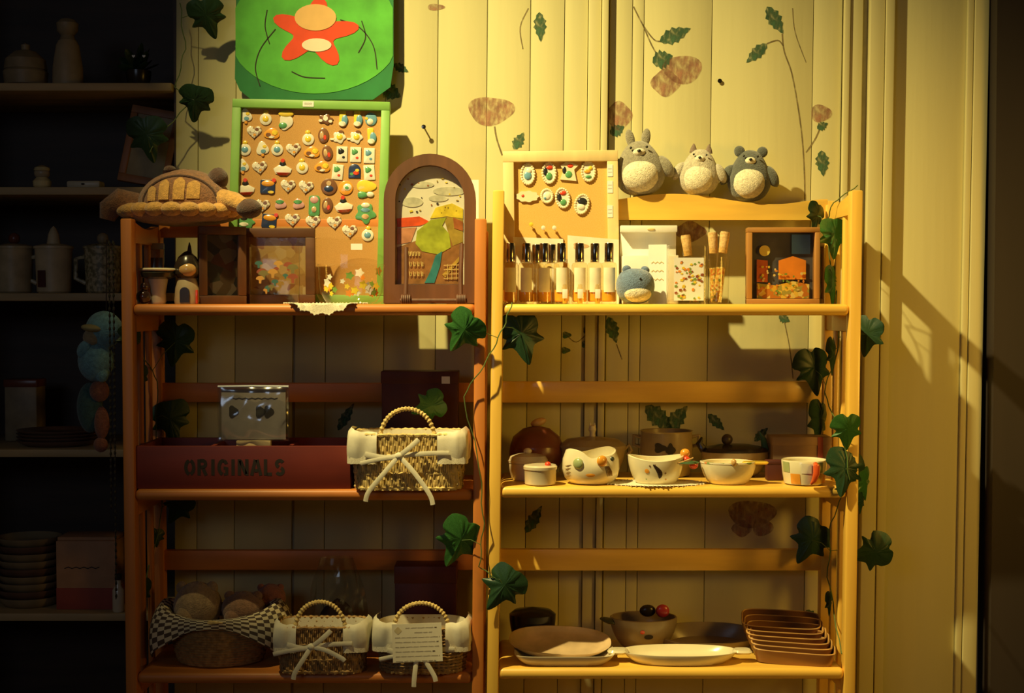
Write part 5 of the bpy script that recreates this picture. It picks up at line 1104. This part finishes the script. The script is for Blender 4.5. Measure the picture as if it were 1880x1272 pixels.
t = thing('picture_frame', 'tilted wooden picture frame with a pale print inside the cabinet', 'picture frame', cb_(262, .33, 1)+Vector((0, 0, .0105)), R=rot('Y', 10) @ rot('X', -8))
fw_ = mat('red_brown_frame', (.34, .15, .06), .5, .25, 30, LZ)
for a, b, c, d in ((-.052, .052, .146, .162), (-.052, .052, 0, .016), (-.052, -.038, .016, .146), (.038, .052, .016, .146)): obj('frame_rail', MB().box(a, b, 0, .014, c, d, b=.0012), fw_, t)
obj('picture', MB().box(-.04, .04, .006, .009, .014, .148), mat('pale_print', (.46, .40, .24), .6, .3, 20), t, smooth=0); obj('pane', MB().box(-.04, .04, .003, .0042, .014, .148), clearg, t, smooth=0)
fc = None
for i, (px, lb) in enumerate(((28, 'leftmost lidded mug on the third cabinet shelf'), (100, 'white lidded mug with a dark square in the middle of shelf'), (190, 'patterned lidded mug half hidden behind the hanging beads'))):
    t = thing('lidded_mug', lb, 'mug', cb_(px, .32, 2), 'lidded mugs in the cabinet'); m = [mat('muted_white', (.45, .37, .22), .4, .2, 40), mat('dull_cream', (.58, .47, .28), .4, .15, 30), speckle('floral_glaze', (.18, .16, .08), (.52, .44, .26), 130, .5, .4)][i]
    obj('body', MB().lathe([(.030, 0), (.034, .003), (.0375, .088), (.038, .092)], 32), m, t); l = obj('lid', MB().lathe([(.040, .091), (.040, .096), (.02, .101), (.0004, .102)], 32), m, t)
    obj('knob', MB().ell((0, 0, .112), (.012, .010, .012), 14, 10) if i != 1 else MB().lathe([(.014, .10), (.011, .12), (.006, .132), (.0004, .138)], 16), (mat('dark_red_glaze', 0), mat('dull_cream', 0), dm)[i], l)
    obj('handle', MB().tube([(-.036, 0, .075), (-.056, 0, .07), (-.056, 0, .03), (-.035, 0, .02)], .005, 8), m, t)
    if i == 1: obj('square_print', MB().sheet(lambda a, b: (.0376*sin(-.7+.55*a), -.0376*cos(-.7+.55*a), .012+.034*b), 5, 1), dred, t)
for k in range(4):
    t = tray('plate', '%s plate of the low pile on the fourth cabinet shelf' % ('bottom', 'second', 'third', 'top')[k], 105, .36, CZ[3]+.007*k, .085, .075, .012, 2, mat('dark_brown_plate', (.16, .09, .06), .35), 0); t['category'] = 'plate'; t['group'] = 'plates in the cabinet'  # plates in an even dark brown
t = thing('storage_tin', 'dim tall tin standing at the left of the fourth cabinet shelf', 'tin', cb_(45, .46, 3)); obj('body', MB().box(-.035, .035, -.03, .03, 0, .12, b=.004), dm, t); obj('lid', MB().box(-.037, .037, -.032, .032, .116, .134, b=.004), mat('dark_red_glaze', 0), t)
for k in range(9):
    t = tray('plate', '%s dish up in the tall pile on the lowest cabinet shelf' % ordn[k], 50, .36, CZ[4]+.0155*k, .066, .062, .020, 2, (mat('dark_cream_plate', (.30, .23, .13), .35), mat('dark_brown_plate', 0))[k % 3 == 1], 0); t['category'] = 'plate'; t['group'] = 'dishes in the tall pile'
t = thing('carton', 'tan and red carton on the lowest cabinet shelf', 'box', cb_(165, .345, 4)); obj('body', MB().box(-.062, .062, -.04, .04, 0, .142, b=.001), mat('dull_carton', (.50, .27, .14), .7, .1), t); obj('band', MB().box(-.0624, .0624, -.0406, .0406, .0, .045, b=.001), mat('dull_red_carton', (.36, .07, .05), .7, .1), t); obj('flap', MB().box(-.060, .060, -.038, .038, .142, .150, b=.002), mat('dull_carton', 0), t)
mb = MB(); mb.stroke([(-.045+.008*i, .086+(.002 if i % 2 else -.001)) for i in range(10)], .002, -.0406, -.0400); obj('print', mb, ink, t, smooth=0)
t = thing('bottle', 'pale bottle squeezed between carton and shelf post', 'bottle', cb_(213, .285, 4)); obj('body', MB().lathe([(.010, 0), (.012, .003), (.012, .045), (.006, .055), (.006, .07), (.0004, .071)], 16), dimw, t); obj('cap', MB().lathe([(.007, .066), (.007, .078), (.0004, .079)], 14), ink, t)
# hanging soft toys and bead strings at the end of the left unit
zh = P(190, 566, .10).z
pbm = mat('sky_blue_plush', (.16, .36, .42), **tp); pgm = mat('sea_green_plush', (.05, .13, .12), **tp)
o = P(180, 700, .10); t = thing('hanging_toy', 'pale blue stuffed toy with cap hanging at the unit end', 'plush toy', o, 'hanging soft toys'); u = U(.10)
def e_(n, px, py, rx, ry, m, y=0, R=None): obj(n, MB().ell(((px-180)*u, y, (700-py)*u), (rx*u, rx*u*.8, ry*u), 20, 14, R=R, wob=.02, seed=int(px)), m, t, smooth=80)
e_('body', 176, 662, 33, 38, pbm); e_('head', 192, 605, 34, 34, pbm); e_('cap_brim', 176, 602, 20, 7, mat('straw_band', (.45, .38, .16), .8), -.022, rot('Y', 8)); e_('face', 174, 618, 17, 15, mat('sand_plush', (.42, .32, .16), **tp), -.014); e_('foot', 191, 687, 12, 14, pbm, -.012); e_('arm', 160, 640, 12, 18, pbm, -.016, rot('Y', 30))
obj('hanger', MB().tube([((196-180)*u, 0, (700-575)*u), ((198-180)*u, 0, (700-440)*u)], .0010, 6), ink, t)
o = P(180, 832, .12); t = thing('hanging_toy', 'dark green and brown stuffed toy hanging under the blue one', 'plush toy', o, 'hanging soft toys'); u = U(.12)
def e2(n, px, py, rx, ry, m, y=0): obj(n, MB().ell(((px-180)*u, y, (832-py)*u), (rx*u, rx*u*.8, ry*u), 20, 14, wob=.02, seed=int(px)), m, t, smooth=80)
e2('body', 166, 748, 24, 46, pgm); e2('head', 188, 716, 18, 20, mat('russet_fur', 0), -.015); e2('leg', 190, 775, 14, 30, mat('russet_fur', 0), -.01); e2('foot', 188, 815, 13, 14, mat('russet_fur', 0), -.01)
obj('hanger', MB().tube([((184-180)*u, 0, (832-735)*u), ((184-180)*u, 0, (832-690)*u)], .001, 6), ink, t)
for i, (px, y0, y1) in enumerate(((204, 440, 935), (213, 440, 1100))):
    a = P(px, y1, .02); L_ = P(px, y0, .02).z-a.z; t = thing('bead_string', ('left of two dark bead strings hanging beside the unit', 'right of two dark bead strings touching the unit post')[i], 'bead string', a, 'hanging bead strings')
    obj('cord', MB().tube([(0, 0, 0), (.0008, 0, L_*.5), (0, 0, L_)], .0010, 6), ink, t); mb = MB(); n = int(L_/.012)
    for k in range(n): mb.ell((.0004, 0, (k+.5)*L_/n), (.0024, .0024, .0040), 8, 6)
    obj('beads', mb, mat('dark_bead', (.05, .05, .035), .12, coat=1), t)

# ================================================================== IVY
def ivy_mesh(seed):
    rr = random.Random(seed); base_ = [(0, .42), (.16, .50), (.40, .40), (.50, .12), (.38, -.02), (.44, -.20), (.22, -.26), (.12, -.50), (0, -.62), (-.12, -.48), (-.24, -.24), (-.46, -.18), (-.36, .0), (-.50, .14), (-.38, .42), (-.14, .50)]
    pts = [Vector((x*(1+rr.uniform(-.12, .12)), z*(1+rr.uniform(-.10, .10)))) for x, z in base_]; n = len(pts); sm_ = []
    for i in range(n):
        p0, p1, p2, p3 = pts[i-1], pts[i], pts[(i+1) % n], pts[(i+2) % n]
        for q in (0, .33, .67): sm_.append(.5*((2*p1)+(-p0+p2)*q+(2*p0-5*p1+4*p2-p3)*q*q+(-p0+3*p1-3*p2+p3)*q**3))
    pts = [(q.x, q.y) for q in sm_]; n = len(pts); mb = MB(); V = []
    for off in (0, .012):
        for x, z in pts: V.append((x, off+.16*abs(x)+.06*z*z, z))
        for x, z in pts: V.append((x*.5, off-.03+.05*abs(x)+rr.uniform(-.02, .02), z*.5+.02))
        V.append((0, off-.02, .05))
    m = 2*n+1; Fc = []
    for i in range(n):
        k = (i+1) % n
        Fc += [(i, k, n+k, n+i), (n+i, n+k, 2*n), (m+i, m+n+i, m+n+k, m+k), (m+n+i, m+2*n, m+n+k), (i, m+i, m+k, k)]
    mb.add(V, Fc)
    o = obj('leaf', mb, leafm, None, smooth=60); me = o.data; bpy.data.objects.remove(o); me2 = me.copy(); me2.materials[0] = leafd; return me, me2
LM = [ivy_mesh(i) for i in range(4)]
def vine(label, stem, leaves):
    p0 = P(*stem[0]); t = thing('ivy_vine', label, 'ivy', p0, 'trailing ivy')
    pts = [P(*q)-p0 for q in stem]; fine = []
    for i in range(len(pts)-1):
        for k in range(6): q = k/6; fine.append(pts[i].lerp(pts[i+1], q)+Vector((.002*sin(9*(i+q)), .002*cos(7*(i+q)), 0)))
    fine.append(pts[-1]); obj('stem', MB().tube(fine, .0011, 6), stemm, t)
    for i, (px, py, Y, sz, roll, yaw, pit, dark) in enumerate(leaves):
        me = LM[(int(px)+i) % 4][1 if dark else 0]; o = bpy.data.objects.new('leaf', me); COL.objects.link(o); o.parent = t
        o.location = P(px, py, Y)-p0; s_ = sz*U(Y); o.scale = (s_, s_, s_); o.rotation_euler = (rot('Z', yaw) @ rot('X', pit) @ rot('Y', roll)).to_euler()
        a = Vector(o.location); b = min(fine, key=lambda q: (q-a).length)
        if .004 < (b-a).length < .09: obj('leaf_stalk', MB().tube([b, b.lerp(a, .5)+Vector((0, -.003, .006)), a], .0007, 5), stemm, t)
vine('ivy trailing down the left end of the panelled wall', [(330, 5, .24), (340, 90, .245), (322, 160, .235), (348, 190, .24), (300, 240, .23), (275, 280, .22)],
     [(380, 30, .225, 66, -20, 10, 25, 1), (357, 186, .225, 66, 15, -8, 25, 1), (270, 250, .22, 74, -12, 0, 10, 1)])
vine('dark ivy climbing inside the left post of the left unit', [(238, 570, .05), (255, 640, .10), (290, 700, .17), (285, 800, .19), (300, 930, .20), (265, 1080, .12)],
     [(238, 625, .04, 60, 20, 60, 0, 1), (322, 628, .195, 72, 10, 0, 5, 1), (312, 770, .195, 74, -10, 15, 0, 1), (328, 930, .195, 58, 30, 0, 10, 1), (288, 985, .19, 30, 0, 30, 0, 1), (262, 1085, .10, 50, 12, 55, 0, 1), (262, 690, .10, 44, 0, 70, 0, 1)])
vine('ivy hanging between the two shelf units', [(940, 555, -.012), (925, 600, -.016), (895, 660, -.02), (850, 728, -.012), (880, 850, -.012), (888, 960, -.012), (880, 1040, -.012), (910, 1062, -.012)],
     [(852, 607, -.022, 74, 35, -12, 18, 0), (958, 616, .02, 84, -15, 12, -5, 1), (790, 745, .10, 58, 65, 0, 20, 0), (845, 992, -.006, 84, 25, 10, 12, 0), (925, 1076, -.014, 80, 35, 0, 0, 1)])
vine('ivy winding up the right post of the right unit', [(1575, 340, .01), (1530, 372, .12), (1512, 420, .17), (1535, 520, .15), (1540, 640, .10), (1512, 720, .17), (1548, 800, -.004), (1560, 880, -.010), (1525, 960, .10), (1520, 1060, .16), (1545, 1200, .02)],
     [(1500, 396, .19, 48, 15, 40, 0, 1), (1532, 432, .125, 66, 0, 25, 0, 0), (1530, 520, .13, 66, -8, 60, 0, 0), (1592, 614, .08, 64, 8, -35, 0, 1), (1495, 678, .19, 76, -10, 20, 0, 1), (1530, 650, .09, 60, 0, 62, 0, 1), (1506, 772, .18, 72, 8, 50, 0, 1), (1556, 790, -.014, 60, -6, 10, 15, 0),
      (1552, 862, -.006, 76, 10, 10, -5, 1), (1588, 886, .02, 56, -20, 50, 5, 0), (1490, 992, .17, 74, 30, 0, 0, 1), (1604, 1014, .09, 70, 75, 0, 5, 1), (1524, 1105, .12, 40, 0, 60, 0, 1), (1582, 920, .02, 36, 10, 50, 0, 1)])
